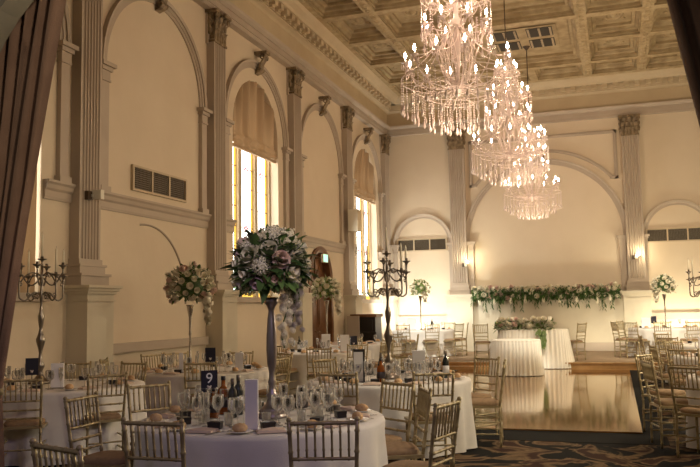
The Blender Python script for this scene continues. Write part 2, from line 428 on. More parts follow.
for x0,x1 in colsx:
    for y0,y1 in rows: coffer(x0,x1,y0,y1)
coffer(3.66,4.98,23.32,24.45); coffer(5.20,6.52,23.32,24.45)
for k in range(4):
    y1 = 23.10-3.906*k; coffer(3.66,6.52,y1-3.67,y1, 2 if k == 0 else 1)
mbx = MB()
holed(mbx, lambda s,z,d: (s,z,ZC), [(.5,5.0),(XW-.5,5.0),(XW-.5,D-.5),(.5,D-.5)], cof)
i0 = len(mbx.v)
for bx in (2.01, 3.53, 6.65, 8.16):                    # guilloche relief on the long beams
    y = 5.4
    while y < 24.4:
        mbx.lathe([(.03,0),(.04,-.022),(.065,-.022),(.075,0)], 8, (bx,y,ZC)); y += .24
struct(mbx.build('ceiling', M['ceil2'])); struct(cm.build('trim_10', M['ceil']))
# ceiling grille in the coffer above the last chandelier
gv = thing('ceiling_grille', 'dark ornamental metal grille of four quarters in the ceiling coffer', 'vent', (5.12,21.25,ZC+.27))
fr = MB(); fr.box(-.88,.88,-.88,.88,-.015,.0)
fr.build('backing', M['ceil'], gv)
for sx in (-1,1):
    for sy in (-1,1):
        q = MB(); q.cur = 0; q.box(sx*.45-.33, sx*.45+.33, sy*.45-.33, sy*.45+.33, -.03, -.016); q.cur = 1
        for j in range(7):
            for k in range(7):
                cx, cy = sx*.45-.28+j*.093, sy*.45-.28+k*.093
                if (j*5+k*3) % 3 == 0: q.lathe([(.016,-.03),(.020,-.038),(.030,-.038),(.034,-.03)], 6, (cx,cy,0))
        q.build('grille_quarter', [M['dark'], M['frame']], gv)

# floors
mb = MB(); mb.box(-.0, XW, -3, D, -.1, 0); struct(mb.build('floor', M['carpet']))
mb = MB(); mb.box(3.02, 7.62, 9.55, 19.9, 0, .004); struct(mb.build('trim_11', M['carpetb']))
mb = MB(); mb.box(3.4, 7.36, 10.32, 19.9, 0.004, .02); struct(mb.build('trim_12', M['parquet']))
st = MB(); st.box(0, XW, 20.16, D, 0, .145); struct(st.build('trim_13', M['stepwood']))
st = MB(); st.box(0, XW, 20.22, D, .145, .165); struct(st.build('trim_14', M['stagefloor']))
st = MB(); st.box(0, XW, 20.12, 20.22, .14, .172); st.box(1.9, 4.35, 19.75, 20.16, 0.004, .085)
struct(st.build('trim_15', M['stepwood']))

# proscenium wall with its arched opening
mb = MB(); n = 30
op = [(2.40,.004),(7.78,.004)] + [(5.09+2.69*cos(PI*j/n), 3.0+1.75*sin(PI*j/n)) for j in range(n+1)]
WF = lambda s,z,d: (s, 5.0-d, z)
holed(mb, WF, [(-1.5,0),(11.7,0),(11.7,9),(-1.5,9)], [op])
holed(mb, WF, [(-1.5,0),(11.7,0),(11.7,9),(-1.5,9)], [op], d=.22)
reveal(mb, WF, op, 0, .22)
struct(mb.build('wall_front', M['prosc']))

# ------------------------------------------------------------------ windows and door
def stained_window(idx, c, blind_to, sill=1.83):
    root = bpy.data.objects.new('window_%d' % idx, None); C.objects.link(root); struct(root)
    f = MB(); p = MB(); hw = 1.13
    d0, d1 = -.30, -.20
    for k in (-1, 1): wbox(f, WL, c+k*.40-.075, c+k*.40+.075, sill, 6.3, d0, d1)
    arcm(f, WL, c, 5.31, 1.13, [(0,-.3),(-.05,-.3),(-.05,-.2),(0,-.2)])
    for k in (-1,1): wbox(f, WL, c+k*1.10-.03, c+k*1.10+.03, sill, 5.31, -.3, -.2)
    f.build('window_frame', M['mull'], root)
    for lo, hi in ((-1.07,-.475),(-.325,.325),(.475,1.07)):
        lo += c; hi += c
        p = MB()
        z1 = 5.31+.9 if abs((lo+hi)/2-c) < .1 else 5.31+.35
        def q(a,b,za,zb,m,dep=-.27):
            p.cur = m; wbox(p, WL, a, b, za, zb, dep-.01, dep)
        q(lo,lo+.085,sill+.22,z1,1); q(hi-.085,hi,sill+.22,z1,1); q(lo+.085,hi-.085,sill+.22,z1,0)
        q(lo,hi,sill,sill+.10,1); q(lo,hi,sill+.10,sill+.22,3)
        for k in range(7):
            a = lo+.02+k*(hi-lo-.04)/7; q(a, a+(hi-lo)/14, sill+.12, sill+.18, k % 2, -.262)
        z = sill+.22
        while z < z1:
            q(lo,hi,z-.008,z+.008,4,-.26); z += .42
        for a in (lo+.085, hi-.085): q(a-.006,a+.006,sill+.22,z1,4,-.26)
        cc = (lo+hi)/2
        for zr in (4.55, 3.30):
            for j in range(6):
                a = j*PI/3; q(cc+.05*cos(a)-.022, cc+.05*cos(a)+.022, zr+.05*sin(a)-.022, zr+.05*sin(a)+.022, 2, -.258)
            q(cc-.10,cc-.085,zr-.09,zr+.09,4,-.258); q(cc+.085,cc+.10,zr-.09,zr+.09,4,-.258)
        p.build('pane', [M['pane'], M['yellow'], M['red'], M['greenp'], M['lead']], root)
    return root
def swag_blind(name, c, zb, label, flat=False, right_gap=0, group=None):
    o = MB(); n = 110; m = 26; vs = []
    for i in range(n+1):
        s = -1.135+(2.27-right_gap-(.02 if flat else 0))*i/n
        ztop = 5.31+math.sqrt(max(0, 1.14**2-s*s))
        for j in range(m+1):
            t = j/m; sag = (0 if flat else .10*cos(s*2.8))
            z = ztop+(zb+ .0 - sag*.3-ztop)*t
            dd = (-.03 if flat else -.06)+(.012 if flat else .075*(1-t*.75))*sin(s*(9 if flat else 15)+2.2*sin(s*2+1))
            if not flat and t > .80: dd += .07*sin((t-.80)/.20*PI*2.0)**2
            vs.append(WL(c+s, z, dd))
    o.add(vs, [(i*(m+1)+j, i*(m+1)+j+1, (i+1)*(m+1)+j+1, (i+1)*(m+1)+j) for i in range(n) for j in range(m)], True)
    ob = o.build('blind_fabric', M['blind'])
    root = thing(name, label, 'blind', (0,0,0), group=group); ob.parent = root
    b = MB(); wbox(b, WL, c-1.1, c+1.1-right_gap, zb-.05, zb+.01, -.09, -.03); b.build('bottom_rail', M['blind'], root)
    return root
stained_window(1, BC[0], 0); stained_window(2, BC[2], 0); stained_window(3, BC[4], 0)
swag_blind('window_blind', BC[2], 4.92, 'gathered ochre fabric blind filling the arch of the stained window behind the tall flowers')
swag_blind('window_blind', BC[4], 4.92, 'gathered ochre fabric blind filling the arch of the farthest left-wall window')
swag_blind('window_blind', BC[0], 1.72, 'flat drawn tan blind over the window beside the left stage curtain', True, .02)

dr = bpy.data.objects.new('door_1', None); C.objects.link(dr); struct(dr)
f = MB()
arcm(f, WL, 19.1, 2.30, .80, [(.06,0),(.06,.05),(-.02,.07),(-.10,.04),(-.10,-.14)])
for k in (-1,1): wbox(f, WL, 19.1+k*.79-.07, 19.1+k*.79+.07, 0.01, 2.30, -.14, .05)
wbox(f, WL, 18.3, 19.9, 2.24, 2.32, -.16, -.04)
f.build('door_frame', M['wood'], dr)
for k in (-1,1):
    l = MB(); a, b = (18.38,19.09) if k < 0 else (19.11,19.82)
    wbox(l, WL, a, b, .01, 2.24, -.17, -.12)
    for z0,z1 in ((.2,.95),(1.1,2.1)):
        wbox(l, WL, a+.1, b-.1, z0, z1, -.12, -.10); wbox(l, WL, a+.16, b-.16, z0+.06, z1-.06, -.10, -.085)
    lf = l.build('door_leaf', M['wood'], dr)
    h = MB(); h.tube([WL(19.1+k*.06,1.0,-.12),WL(19.1+k*.06,1.0,-.06),WL(19.1+k*.15,1.0,-.05)], .012, 6); h.build('door_handle', M['steel'], lf)
l = MB(); holed(l, WL, arch_outline(19.1,.72,2.32,2.33,16), [], -.15)
for j in range(1,4):
    a = PI*j/4; l.tube([WL(19.1,2.33,-.14), WL(19.1+.7*cos(a),2.33+.7*sin(a),-.14)], .02, 5)
l.build('transom_panel', M['wood'], dr)
ex = thing('exit_sign', 'small lit green exit sign above the arched wooden door', 'sign', WL(18.75,2.72,.26))
b = MB(); b.box(-.03,.03,-.17,.17,0,.21); b.build('sign_housing', M['white'], ex)
b = MB(); b.box(-.035,.035,-.155,.155,.015,.195); b.build('lit_face', M['exit'], ex)
b = MB(); b.box(-.26,-.03,-.02,.02,.10,.14); b.build('bracket', M['steel'], ex)

# ------------------------------------------------------------------ wall fittings
def vent(W, s0, s1, z0, z1, label):
    o = thing('ventilation_grille', label, 'vent', W((s0+s1)/2, z0, 0))
    def bb(name, m_, boxes):
        q = MB()
        for a in boxes: wbox(q, W, *a)
        base = Vector(W((s0+s1)/2, z0, 0)); q.v = [tuple(Vector(v)-base) for v in q.v]
        q.build(name, m_, o)
    bb('backing', M['dark'], [(s0,s1,z0,z1,.002,.012)])
    w = (s1-s0)/3
    bb('vent_frame', M['frame'], [(s0-.04,s1+.04,z1,z1+.035,0,.05),(s0-.04,s1+.04,z0-.035,z0,0,.05),(s0-.04,s0,z0,z1,0,.05),(s1,s1+.04,z0,z1,0,.05)]+[(s0+w*k-.02,s0+w*k+.02,z0,z1,0,.045) for k in (1,2)])
    for k in range(3):
        bx = []
        for j in range(10):
            z = z0+.01+(z1-z0-.02)*j/9.5; bx.append((s0+w*k+.02,s0+w*(k+1)-.02,z,z+.012,.012,.03))
        for j in range(12):
            s = s0+w*k+.03+(w-.06)*j/12; bx.append((s,s+.008,z0,z1,.012,.024))
        bb('louvre_panel', M['grille'], bx)
vent(WL, 10.72, 12.30, 3.50, 3.84, 'brown three-panel ventilation grille high on the left wall above the cornice string')
vent(WB, .42, 2.0, 3.42, 3.76, 'grey-brown ventilation grille in the left small arch of the far wall')
vent(WB, 8.12, 9.80, 3.40, 3.74, 'grey-brown ventilation grille in the right small arch of the far wall')
def bracket(W, s, z, d, label, cat='wall light', lit=False):
    o = thing('wall_light', label, cat, W(s,z,d))
    base = Vector(W(s,z,d))
    def L(mb): mb.v = [tuple(Vector(v)-base) for v in mb.v]; return mb
    q = MB(); wbox(q, W, s-.07, s+.03, z-.06, z+.06, d-.02, d+.06); L(q).build('mount', M['bronze'], o)
    q = MB(); wbox(q, W, s+.02, s+.10, z-.05, z+.08, d+.05, d+.20); wbox(q, W, s+.0, s+.05, z-.02, z+.02, d, d+.08); L(q).build('lamp_head', M['white'], o)
    if lit:
        q = MB(); q.ball(W(s+.10,z+.08,d+.16), .055, 8, 6); L(q).build('lamp', M['lampglass'], o)
bracket(WL, 9.40, 3.20, .16, 'small white wall light on the nearest fluted pilaster')
bracket(WB, 7.72, 2.93, .16, 'small lit wall light on the far-wall pilaster right of the great arch', lit=True)
bracket(WB, 2.62, 2.88, .16, 'small lit wall light on the far-wall pilaster left of the great arch', lit=True)
sp = thing('wall_speaker', 'pale boxy loudspeaker mounted on the left-wall pilaster before the last window', 'speaker', WL(21.0,3.70,.16))
q = MB(); q.box(.03,.30,-.12,.24,0,.60); q.build('cabinet', M['white'], sp)
q = MB(); q.box(.30,.312,-.09,.21,.03,.57); q.build('speaker_grille', M['frame'], sp)
q = MB(); q.box(0,.03,0,.1,.2,.4); q.box(.05,.25,.24,.30,.15,.40); q.build('bracket', M['grille'], sp)

cb = thing('upright_cabinet', 'dark wooden upright cabinet standing by the far left window', 'cabinet', (.66,21.1,.165))
q = MB(); q.box(-.38,.28,-.30,.30,.0,1.16); q.build('body', M['black'], cb)
q = MB(); q.box(-.42,.32,-.34,.34,1.16,1.24); q.build('top', M['wood'], cb)
q = MB(); q.box(-.42,.32,-.36,-.30,.70,.76); q.box(-.30,.2,-.31,-.30,.80,1.1); q.box(-.30,.2,-.31,-.30,.1,.64); q.build('front_panel', M['black'], cb)
sc = thing('standing_screen', 'narrow grey free-standing panel beside the dark cabinet', 'screen', (.46,20.35,.165))
q = MB(); q.box(-.17,.17,-.02,.02,.25,1.20); q.build('panel', M['trim'], sc)
q = MB(); q.box(-.12,-.09,-.02,.02,0,.25); q.box(.09,.12,-.02,.02,0,.25); q.box(-.14,-.07,-.15,.15,0,.02); q.box(.07,.14,-.15,.15,0,.02); q.build('feet', M['grille'], sc)

# curtains
def curtain(name, label, top, bot, zt, zb, y, side, bow, folds):
    # top / bot: (x outer, x inner) spans at the head and at the tie
    o = MB(); n = 90; m = 40; vs = []
    for j in range(m+1):
        t = j/m; z = zt+(zb-zt)*t
        w = t**bow
        xa = top[0]+(bot[0]-top[0])*w; xb = top[1]+(bot[1]-top[1])*w
        for i in range(n+1):
            u = i/n; ph = u*folds*2*PI
            amp = .085*(1-.45*t)
            vs.append((xa+(xb-xa)*u+.03*sin(ph*2+1)*(1-t), y+amp*sin(ph+.8*sin(u*9))+.03*sin(ph*2.3+t*3), z))
    o.add(vs, [(j*(n+1)+i, j*(n+1)+i+1, (j+1)*(n+1)+i+1, (j+1)*(n+1)+i) for j in range(m) for i in range(n)], True)
    root = thing(name, label, 'curtain', (0,0,0)); o.build('drape', M['curtain'], root)
    return root
cl = curtain('stage_curtain', 'brown velvet stage curtain swept aside at the left edge', (1.0,3.16), (1.35,2.47), 4.9, .95, 5.22, -1, .95, 15)
q = MB(); q.tube([(1.3+ 1.18*k/8, 5.22-.13*sin(PI*k/8), .95-.03*sin(PI*k/8)) for k in range(9)], .03, 6); q.build('tie_back', M['gold'], cl)
o = MB(); vs = []
for j in range(11):
    for i in range(61):
        u = i/60; vs.append((1.35+1.1*u+(-.15+.18*u)*(j/10), 5.22+.07*sin(u*45)*(.6+.06*j), .95-.94*j/10))
o.add(vs, [(j*61+i, j*61+i+1, (j+1)*61+i+1, (j+1)*61+i) for j in range(10) for i in range(60)], True); o.build('curtain_tail', M['curtain'], cl)
curtain('stage_curtain', 'brown velvet stage curtain at the upper right corner', (9.2,7.25), (9.0,7.95), 4.9, .95, 5.22, 1, 1.0, 14)

# ------------------------------------------------------------------ chandeliers
def strand(L, r=.011):
    m = MB(); z = 0; k = 0
    while z > -L+.11:
        m.lathe([(.0015,z),(r,z-.014),(.0015,z-.028)], 5); z -= .034; k += 1
    m.lathe([(.0015,z),(r*.9,z-.02),(r*2.1,z-.075),(r*1.3,z-.10),(.001,z-.115)], 6)
    return m
def make_chandelier(loc, label, ztop):
    ch = thing('crystal_chandelier', label, 'chandelier', loc, R.random(), 'crystal chandeliers down the middle of the room')
    # z relative: 0 = lower hub
    q = MB(); q.tube([(0,0,1.9),(0,0,ztop-loc[2])], .012, 6); q.lathe([(.001,ztop-loc[2]-.12),(.03,ztop-loc[2]-.11),(.10,ztop-loc[2]-.02),(.11,ztop-loc[2])], 12)
    q.build('hanging_rod', M['bronze'], ch)
    q = MB()
    q.lathe([(.001,-.10),(.03,-.08),(.05,-.02),(.14,.02),(.15,.06),(.04,.10),(.025,.18),(.03,.24),(.05,.42),(.06,.60),(.05,.72),(.03,.80),(.03,.86),(.11,.90),(.12,.94),(.04,.98),(.03,1.2),(.08,1.3),(.09,1.4),(.03,1.5),(.05,1.6),(.11,1.68),(.11,1.71),(.03,1.76),(.02,1.95)], 14)
    q.build('glass_stem', M['crystal'], ch)
    tiers = [(.70,.36,12,.0,.05), (.44,.86,8,.2,.85), (.40,1.28,8,.0,1.2), (.22,1.78,5,.4,1.62)]
    arm_m = {}; cup = MB(); cup.lathe([(.001,-.03),(.012,-.02),(.016,0),(.055,.012),(.058,.02),(.02,.02),(.014,.07),(.001,.07)], 8)
    for k in range(6):
        a = k*PI/3; cup.lathe([(.001,-.085),(.009,-.06),(.004,-.03),(.001,.012)], 4, (.05*cos(a),.05*sin(a),0))
    bul = MB(); bul.lathe([(.001,.07),(.013,.083),(.019,.105),(.012,.135),(.001,.165)], 8)
    a0 = None
    for r, z, n_, ph, zh in tiers:
        am = MB(); am.tube([(.03,0,zh),(r*.3,0,zh-.05),(r*.6,0,zh+(z-zh)*.1-.05),(r*.88,0,zh+(z-zh)*.45-.02),(r,0,z)], .008, 6)
        am.lathe([(.001,z-.03),(.02,z-.01),(.001,z+.01)], 6, (r,0,0))
        for k in range(n_):
            a = ph+2*PI*k/n_
            if k == 0: ao = am.build('arm', M['crystal'], ch)
            else: ao = ao.copy(); C.objects.link(ao)
            ao.rotation_euler = (0,0,a)
            if a0 is None: co = cup.build('drip_cup', M['crystal'], ch); bo = bul.build('candle_bulb', M['bulb'], ch); a0 = 1
            else: co = co.copy(); bo = bo.copy(); C.objects.link(co); C.objects.link(bo)
            co.location = (r*cos(a), r*sin(a), z); bo.location = (r*cos(a), r*sin(a), z)
    # rings with crystal strands
    rings = [(.76,.14,36,.42),(.60,.02,24,.42),(.40,-.10,18,.42),(.20,-.20,8,.38)]
    rg = MB()
    for r, z, n_, L in rings+[(.47,1.26,18,.50),(.26,1.70,8,.42)]:
        rg.lathe([(r-.005,z-.005),(r+.005,z-.005),(r+.005,z+.005),(r-.005,z+.005),(r-.005,z-.005)], 40)
        for k in range(4):
            a = k*PI/2+r; rg.tube([(.02*cos(a),.02*sin(a),z*.8+(.1 if z < 1 else 0)),(r*cos(a),r*sin(a),z)], .004, 4)
    for k in range(12):
        a = k*PI/6; rg.tube([((.05+.16*sin(PI*u/8)**.8)*cos(a), (.05+.16*sin(PI*u/8)**.8)*sin(a), .02+.86*u/8) for u in range(9)], .006, 5)
    for r, z, n_, L in rings:
        for k in range(6):
            a = k*PI/3+r; rg.tube([(.06*cos(a),.06*sin(a),.02),(r*.6*cos(a),r*.6*sin(a),z*.5),(r*cos(a),r*sin(a),z)], .003, 4)
    rg.build('crystal_ring_frame', M['pearl'], ch)
    first = None
    for r, z, n_, L in rings:
        sm_ = strand(L)
        for k in range(n_):
            a = 2*PI*k/n_
            if k == 0: so = sm_.build('crystal_strand', M['crystal'], ch)
            else: so = so.copy(); C.objects.link(so)
            so.location = (r*cos(a), r*sin(a), z); so.rotation_euler = (0,0,a)
    up = MB()
    for r, z, n_, L in ((.47,1.26,20,.52),(.26,1.70,10,.46),(.44,.86,12,.34)):
        for k in range(n_):
            a = 2*PI*k/n_; i0 = len(up.v); tmp = strand(L); up.add([(x+r*cos(a),y+r*sin(a),zz+z) for x,y,zz in tmp.v], tmp.f, True)
    uo = up.build('upper_crystal_drops', M['crystal'], ch); uo['kind'] = 'stuff'
    # bead swags
    for k in range(12):
        a = 2*PI*k/12; b = a+2*PI/12
        sw = MB()
        for (r1,z1,r2,z2,sg) in ((.70,.36,.70,.36,.16),(.70,.36,.12,.80,.10),(.40,1.28,.40,1.28,.14),(.40,1.28,.10,1.68,.06),(.42,.86,.15,.1,-.05)):
            P = []
            for j in range(9):
                t = j/8; aa = a+(b-a)*t; rr = r1+(r2-r1)*t
                P.append((rr*cos(aa), rr*sin(aa), z1+(z2-z1)*t-sg*4*t*(1-t)))
            sw.tube(P, [.0035 if j % 2 else .008 for j in range(9)], 5)
        sw.build('bead_swag', M['pearl'], ch)
    return ch
CH = [(5.26,10.4),(5.24,16.1),(5.12,21.9)]
lab = ['nearest and largest-looking crystal chandelier, top cut by the frame', 'middle crystal chandelier half hidden behind the nearest one', 'farthest crystal chandelier, lowest in the picture, seen under the middle one']
for (x,y), l_ in zip(CH, lab):
    make_chandelier((x,y,4.55 if 12 < y < 20 else 4.45), l_, ZC+.29 if y < 20 else ZC+.27)

# ------------------------------------------------------------------ chairs
def chair_proto():
    t = thing('banquet_chair', 'x', 'chair', (0,0,0), 0, 'gold bamboo-style banquet chairs')
    g = M['gold']
    def bamb(m, a, b, r, k):     # turned rod with bamboo rings
        a, b = Vector(a), Vector(b); P = []; rr = []
        for i in range(k):
            for dt, q in ((0,1),(.42/k,1),(.5/k,1.35),(.58/k,1)):
                P.append(a+(b-a)*(i/k+dt)); rr.append(r*q)
        P.append(b); rr.append(r); m.tube(P, rr, 6)
    for s in (-1,1):
        m = MB(); bamb(m, (s*.185,-.205,0), (s*.18,-.20,.44), .0135, 4); bamb(m, (s*.18,-.20,.44), (s*.195,-.27,.92), .0135, 4)
        m.ball((s*.195,-.27,.925), .017, 6, 4); m.build('leg', g, t)
        m = MB(); bamb(m, (s*.20,.19,0), (s*.195,.18,.43), .014, 4); m.build('leg', g, t)
    m = MB()
    yb = lambda z: -.20-.07*(z-.44)/.48
    bamb(m, (-.205,yb(.905),.905), (.205,yb(.905),.905), .013, 5)
    bamb(m, (-.19,yb(.70),.70), (.19,yb(.70),.70), .011, 4)
    bamb(m, (-.185,yb(.61),.61), (.185,yb(.61),.61), .010, 4)
    bamb(m, (-.183,yb(.53),.53), (.183,yb(.53),.53), .010, 4)
    for k in range(7):
        x = -.145+k*.0483; bamb(m, (x,yb(.70),.70), (x,yb(.905),.905), .0075, 2)
    m.build('backrest', g, t)
    m = MB(); m.add([(-.20,-.21,.425),(.20,-.21,.425),(.22,.205,.425),(-.22,.205,.425),(-.20,-.21,.45),(.20,-.21,.45),(.22,.205,.45),(-.22,.205,.45)],
        [(0,3,2,1),(4,5,6,7),(0,1,5,4),(1,2,6,5),(2,3,7,6),(3,0,4,7)]); m.build('seat', g, t)
    m = MB(); n = 28; prof = [(.001,.052),(.7,.050),(.92,.042),(1.0,.022),(.98,0)]
    vs = []; 
    for j in range(n):
        a = 2*PI*j/n; c, s = cos(a), sin(a); e = (abs(c)**5+abs(s)**5)**(-1/5)
        for r, z in prof: vs.append((.19*c*e*r*(1+.05*s), .19*s*e*r, .45+z))
    k = len(prof); m.add(vs, [(j*k+i, ((j+1)%n)*k+i, ((j+1)%n)*k+i+1, j*k+i+1) for j in range(n) for i in range(k-1)], True)
    m.build('seat_cushion', M['cushion'], t)
    m = MB()
    for z in (.14,.27):
        for s in (-1,1): bamb(m, (s*.19,-.20,z), (s*.197,.185,z), .009, 3)
    bamb(m, (-.195,.185,.20), (.195,.185,.20), .009, 3); bamb(m, (-.185,-.205,.22), (.185,-.205,.22), .009, 3)
    m.build('stretchers', g, t)
    return t
CP = chair_proto(); used = [False]
def chair(bx, by, dx, dy, label, z=0):       # (bx,by): middle of the top rail, (dx,dy): the way it faces
    l = math.hypot(dx,dy); dx, dy = dx/l, dy/l
    x, y = bx+.27*dx, by+.27*dy; rz = math.atan2(-dx, dy)
    if not used[0]:
        used[0] = True; CP.location = (x,y,z); CP.rotation_euler = (0,0,rz); CP['label'] = label; return CP
    return dup(CP, (x,y,z), rz, label)

T1, T2, T3, T5, T6, T8 = (4.55,5.61), (1.06,7.75), (1.66,10.0), (4.62,8.95), (1.72,14.6), (1.42,18.0)
T7, T10, T9, T11, T13 = (1.75,22.9), (8.33,22.7), (8.75,9.6), (8.85,13.3), (8.95,17.0)
def to(c, x, y): return (c[0]-x, c[1]-y)
chair(5.51,4.35,-.30,.95, 'gold chair nearest the camera at the front right of the foreground table')
chair(4.53,4.13,0,1, 'gold chair at the front of the foreground table, lavender cloth showing through its back')
chair(4.53,3.28,.32,.95, 'gold chair cut by the bottom left frame edge, top rail lit bluish')
chair(3.18,6.22,.85,-.53, 'gold chair left of the number nine sign at the foreground table')
chair(3.2,5.25,.995,.03, 'gold chair seen edge-on at the left of the foreground table')
chair(5.33,6.68,-.55,-.85, 'gold chair at the back right of the foreground table, before the middle candelabra table')
chair(5.68,6.2,-.9,-.42, 'gold chair nearly edge-on right of the foreground table, between two others')
chair(6.04,5.3,-.93,.2, 'gold chair at the right of the foreground table, nearest the carpet aisle')
chair(4.5,7.50,.05,1, 'gold chair at the near left of the middle candelabra table, behind the wine glasses')
chair(5.42,7.68,-.4,.9, 'gold chair at the near right of the middle candelabra table')
chair(5.58,10.02,-.55,-.8, 'gold chair at the far right of the middle candelabra table, by the dance floor')
chair(5.90,9.25,-.98,-.1, 'gold chair in side view between the middle table and the dance floor')
chair(3.42,8.35,.9,.35, 'gold chair behind the tall flower vase, left of the middle candelabra table')
chair(3.55,9.7,.9,-.5, 'gold chair at the far left of the middle candelabra table')
chair(4.5,10.35,0,-1, 'gold chair behind the middle candelabra table, back to the dance floor')
# left wall tables
chair(1.52,6.55,-.52,.86, 'gold chair with its back to us before the left candelabra table, beside the curtain')
chair(2.10,7.15,-.75,.66, 'gold chair at the right of the left candelabra table')
chair(.42,8.85,.3,-1, 'gold chair on the far side of the left candelabra table, near the wall')
chair(1.25,8.92,-.1,-1, 'gold chair beyond the left candelabra table, toward the rose stand table', )
chair(.42,9.45,1,.4, 'gold chair between the two left wall tables, against the pilaster side')
chair(2.20,8.92,-.4,1, 'gold chair in front of the left flower stand table, behind the number nine sign')
chair(.45,10.6,1,-.35, 'gold chair by the left wall at the left flower stand table, nearer one')
chair(.60,11.05,.9,-.7, 'gold chair by the left wall at the left flower stand table, farther one')
chair(2.9,9.85,-1,.1, 'gold chair at the right side of the left flower stand table')
chair(2.45,11.0,-.6,-.9, 'gold chair on the far right of the left flower stand table')
chair(1.6,11.3,0,-1, 'gold chair on the far side of the left flower stand table')
# beside the door
chair(2.48,12.35,-.35,.95, 'pale gold chair with its back to us before the table near the wooden door')
chair(2.75,13.6,-.7,.75, 'gold chair at the near right of the table near the wooden door')
chair(3.0,14.5,-1,.1, 'gold chair at the right of the table near the wooden door')
chair(2.8,15.5,-.8,-.6, 'gold chair at the far right of the table near the wooden door')
chair(1.3,13.35,.2,1, 'gold chair at the near left of the table near the wooden door')
chair(1.9,15.95,-.1,-1, 'gold chair on the far side of the table near the wooden door')
chair(1.65,16.72,0,1, 'gold chair in front of the table before the dark cabinet')
chair(2.55,17.3,-.8,.5, 'gold chair at the near right of the table before the dark cabinet')
chair(2.72,18.3,-1,-.2, 'gold chair at the right of the table before the dark cabinet')
chair(1.9,19.3,-.3,-1, 'gold chair on the far side of the table before the dark cabinet')
# stage
SZ = .165
for k, (x,y,l_) in enumerate([(1.5,21.6,'nearest the front'),(2.3,21.75,'at the front right'),(2.95,22.3,'at the right'),(3.05,23.1,'at the right rear'),(.6,22.3,'at the left'),(2.3,24.15,'at the far right'),(1.4,24.2,'on the far side')]):
    chair(x,y,*to(T7,x,y), 'bright gold chair %s of the stage left flower table' % l_, SZ)
chair(3.72,21.1,.35,-.95, 'pale gold chair standing left behind the bridal table', SZ)
chair(6.30,21.0,-.75,.45, 'pale gold chair standing turned at the right end of the bridal table', SZ)
for k, (x,y,l_) in enumerate([(7.05,22.2,'leftmost'),(7.45,21.6,'second from the left'),(8.2,21.4,'at the near side'),(8.95,21.6,'at the near right'),(7.2,23.2,'at the far left')]):
    chair(x,y,*to(T10,x,y), 'gold chair %s at the stage right flower table' % l_, SZ)
# right side
chair(7.76,8.66,.59,.81, 'gold chair with tan cushion nearest us at the right frame edge')
chair(7.42,9.5,.97,.24, 'gold chair in side view, second in the row beside the dance floor corner')
chair(7.42,10.7,.87,-.5, 'gold chair third in the row beside the dance floor, right front')
chair(7.97,11.85,.3,.95, 'gold chair with its back to us before the second right-hand table')
chair(7.62,12.9,1,.2, 'gold chair beside the dance floor edge at the left of the second right-hand table')
chair(8.0,14.35,.7,-.75, 'gold chair at the far left of the second right-hand table')
chair(8.9,11.55,.05,1, 'gold chair at the near side of the second right-hand table, right one')
chair(8.0,15.9,.55,.85, 'gold chair before the third right-hand table')
chair(7.55,16.8,1,.1, 'gold chair at the left of the third right-hand table, beside the dance floor')
chair(8.0,18.1,.7,-.8, 'gold chair at the far left of the third right-hand table')
chair(8.9,15.5,.1,1, 'gold chair before the third right-hand table, right one')

# ------------------------------------------------------------------ tables
def round_table(c, desc, z=0, r=.92, seed=0):
    rr = random.Random(seed)
    t = thing('round_table', 'round banquet table under white cloth, '+desc, 'table', (c[0],c[1],z))
    m = MB(); m.lathe([(.001,.71),(r-.03,.71),(r-.02,.72),(r-.02,.735),(.001,.738)], 40); m.build('tabletop', M['tablewood'], t)
    for k in range(4):
        a = PI/4+k*PI/2; m = MB(); m.tube([(.5*cos(a),.5*sin(a),0),(.45*cos(a),.45*sin(a),.71)], .018, 6); m.build('leg', M['grille'], t)
    m = MB(); n = 144; prof = []; vs = []
    ph = [rr.random()*6.28 for _ in range(5)]
    rings = [(0,.0),(.5,.0),(.9,.0),(1.0,-.004)] + [(1.012,-.03)] + [(None, q/8) for q in range(1,9)]
    for j in range(n):
        a = 2*PI*j/n
        w = .5*sin(15*a+ph[0])+.35*sin(23*a+ph[1])+.25*sin(8*a+ph[2])
        for i, (f, dz) in enumerate(rings):
            if f is not None: R_ = r*f; zz = .745+dz
            else:
                t_ = dz; R_ = r*1.0+.035*t_+.05*w*t_**.7; zz = .745-.03-(.70)*t_
            vs.append((R_*cos(a), R_*sin(a), zz))
    k = len(rings)
    m.add(vs, [(j*k+i, ((j+1)%n)*k+i, ((j+1)%n)*k+i+1, j*k+i+1) for j in range(n) for i in range(k-1)], True)
    o = m.build('tablecloth', M['cloth']); o.location = (c[0],c[1],z)
    tag(o, 'white floor-length tablecloth on the round table '+desc, 'tablecloth', 'round white tablecloths')
    return z+.748

TD = {
 'T1': (T1, 'in the foreground with the number nine sign', 0), 'T2': (T2, 'by the left wall carrying a tall candelabra', 0),
 'T3': (T3, 'by the left wall carrying a rose stand', 0), 'T5': (T5, 'in the middle carrying a dark candelabra', 0),
 'T6': (T6, 'near the arched wooden door', 0), 'T8': (T8, 'before the dark upright cabinet', 0),
 'T7': (T7, 'brightly lit on the stage left side', SZ), 'T10': (T10, 'on the stage right side under a rose stand', SZ),
 'T9': (T9, 'nearest along the right edge of the photo', 0), 'T11': (T11, 'second from the camera along the right', 0), 'T13': (T13, 'third from the camera along the right', 0)}
TZ = {}
for i, (k, (c, d_, z)) in enumerate(TD.items()): TZ[k] = round_table(c, d_, z, seed=i)

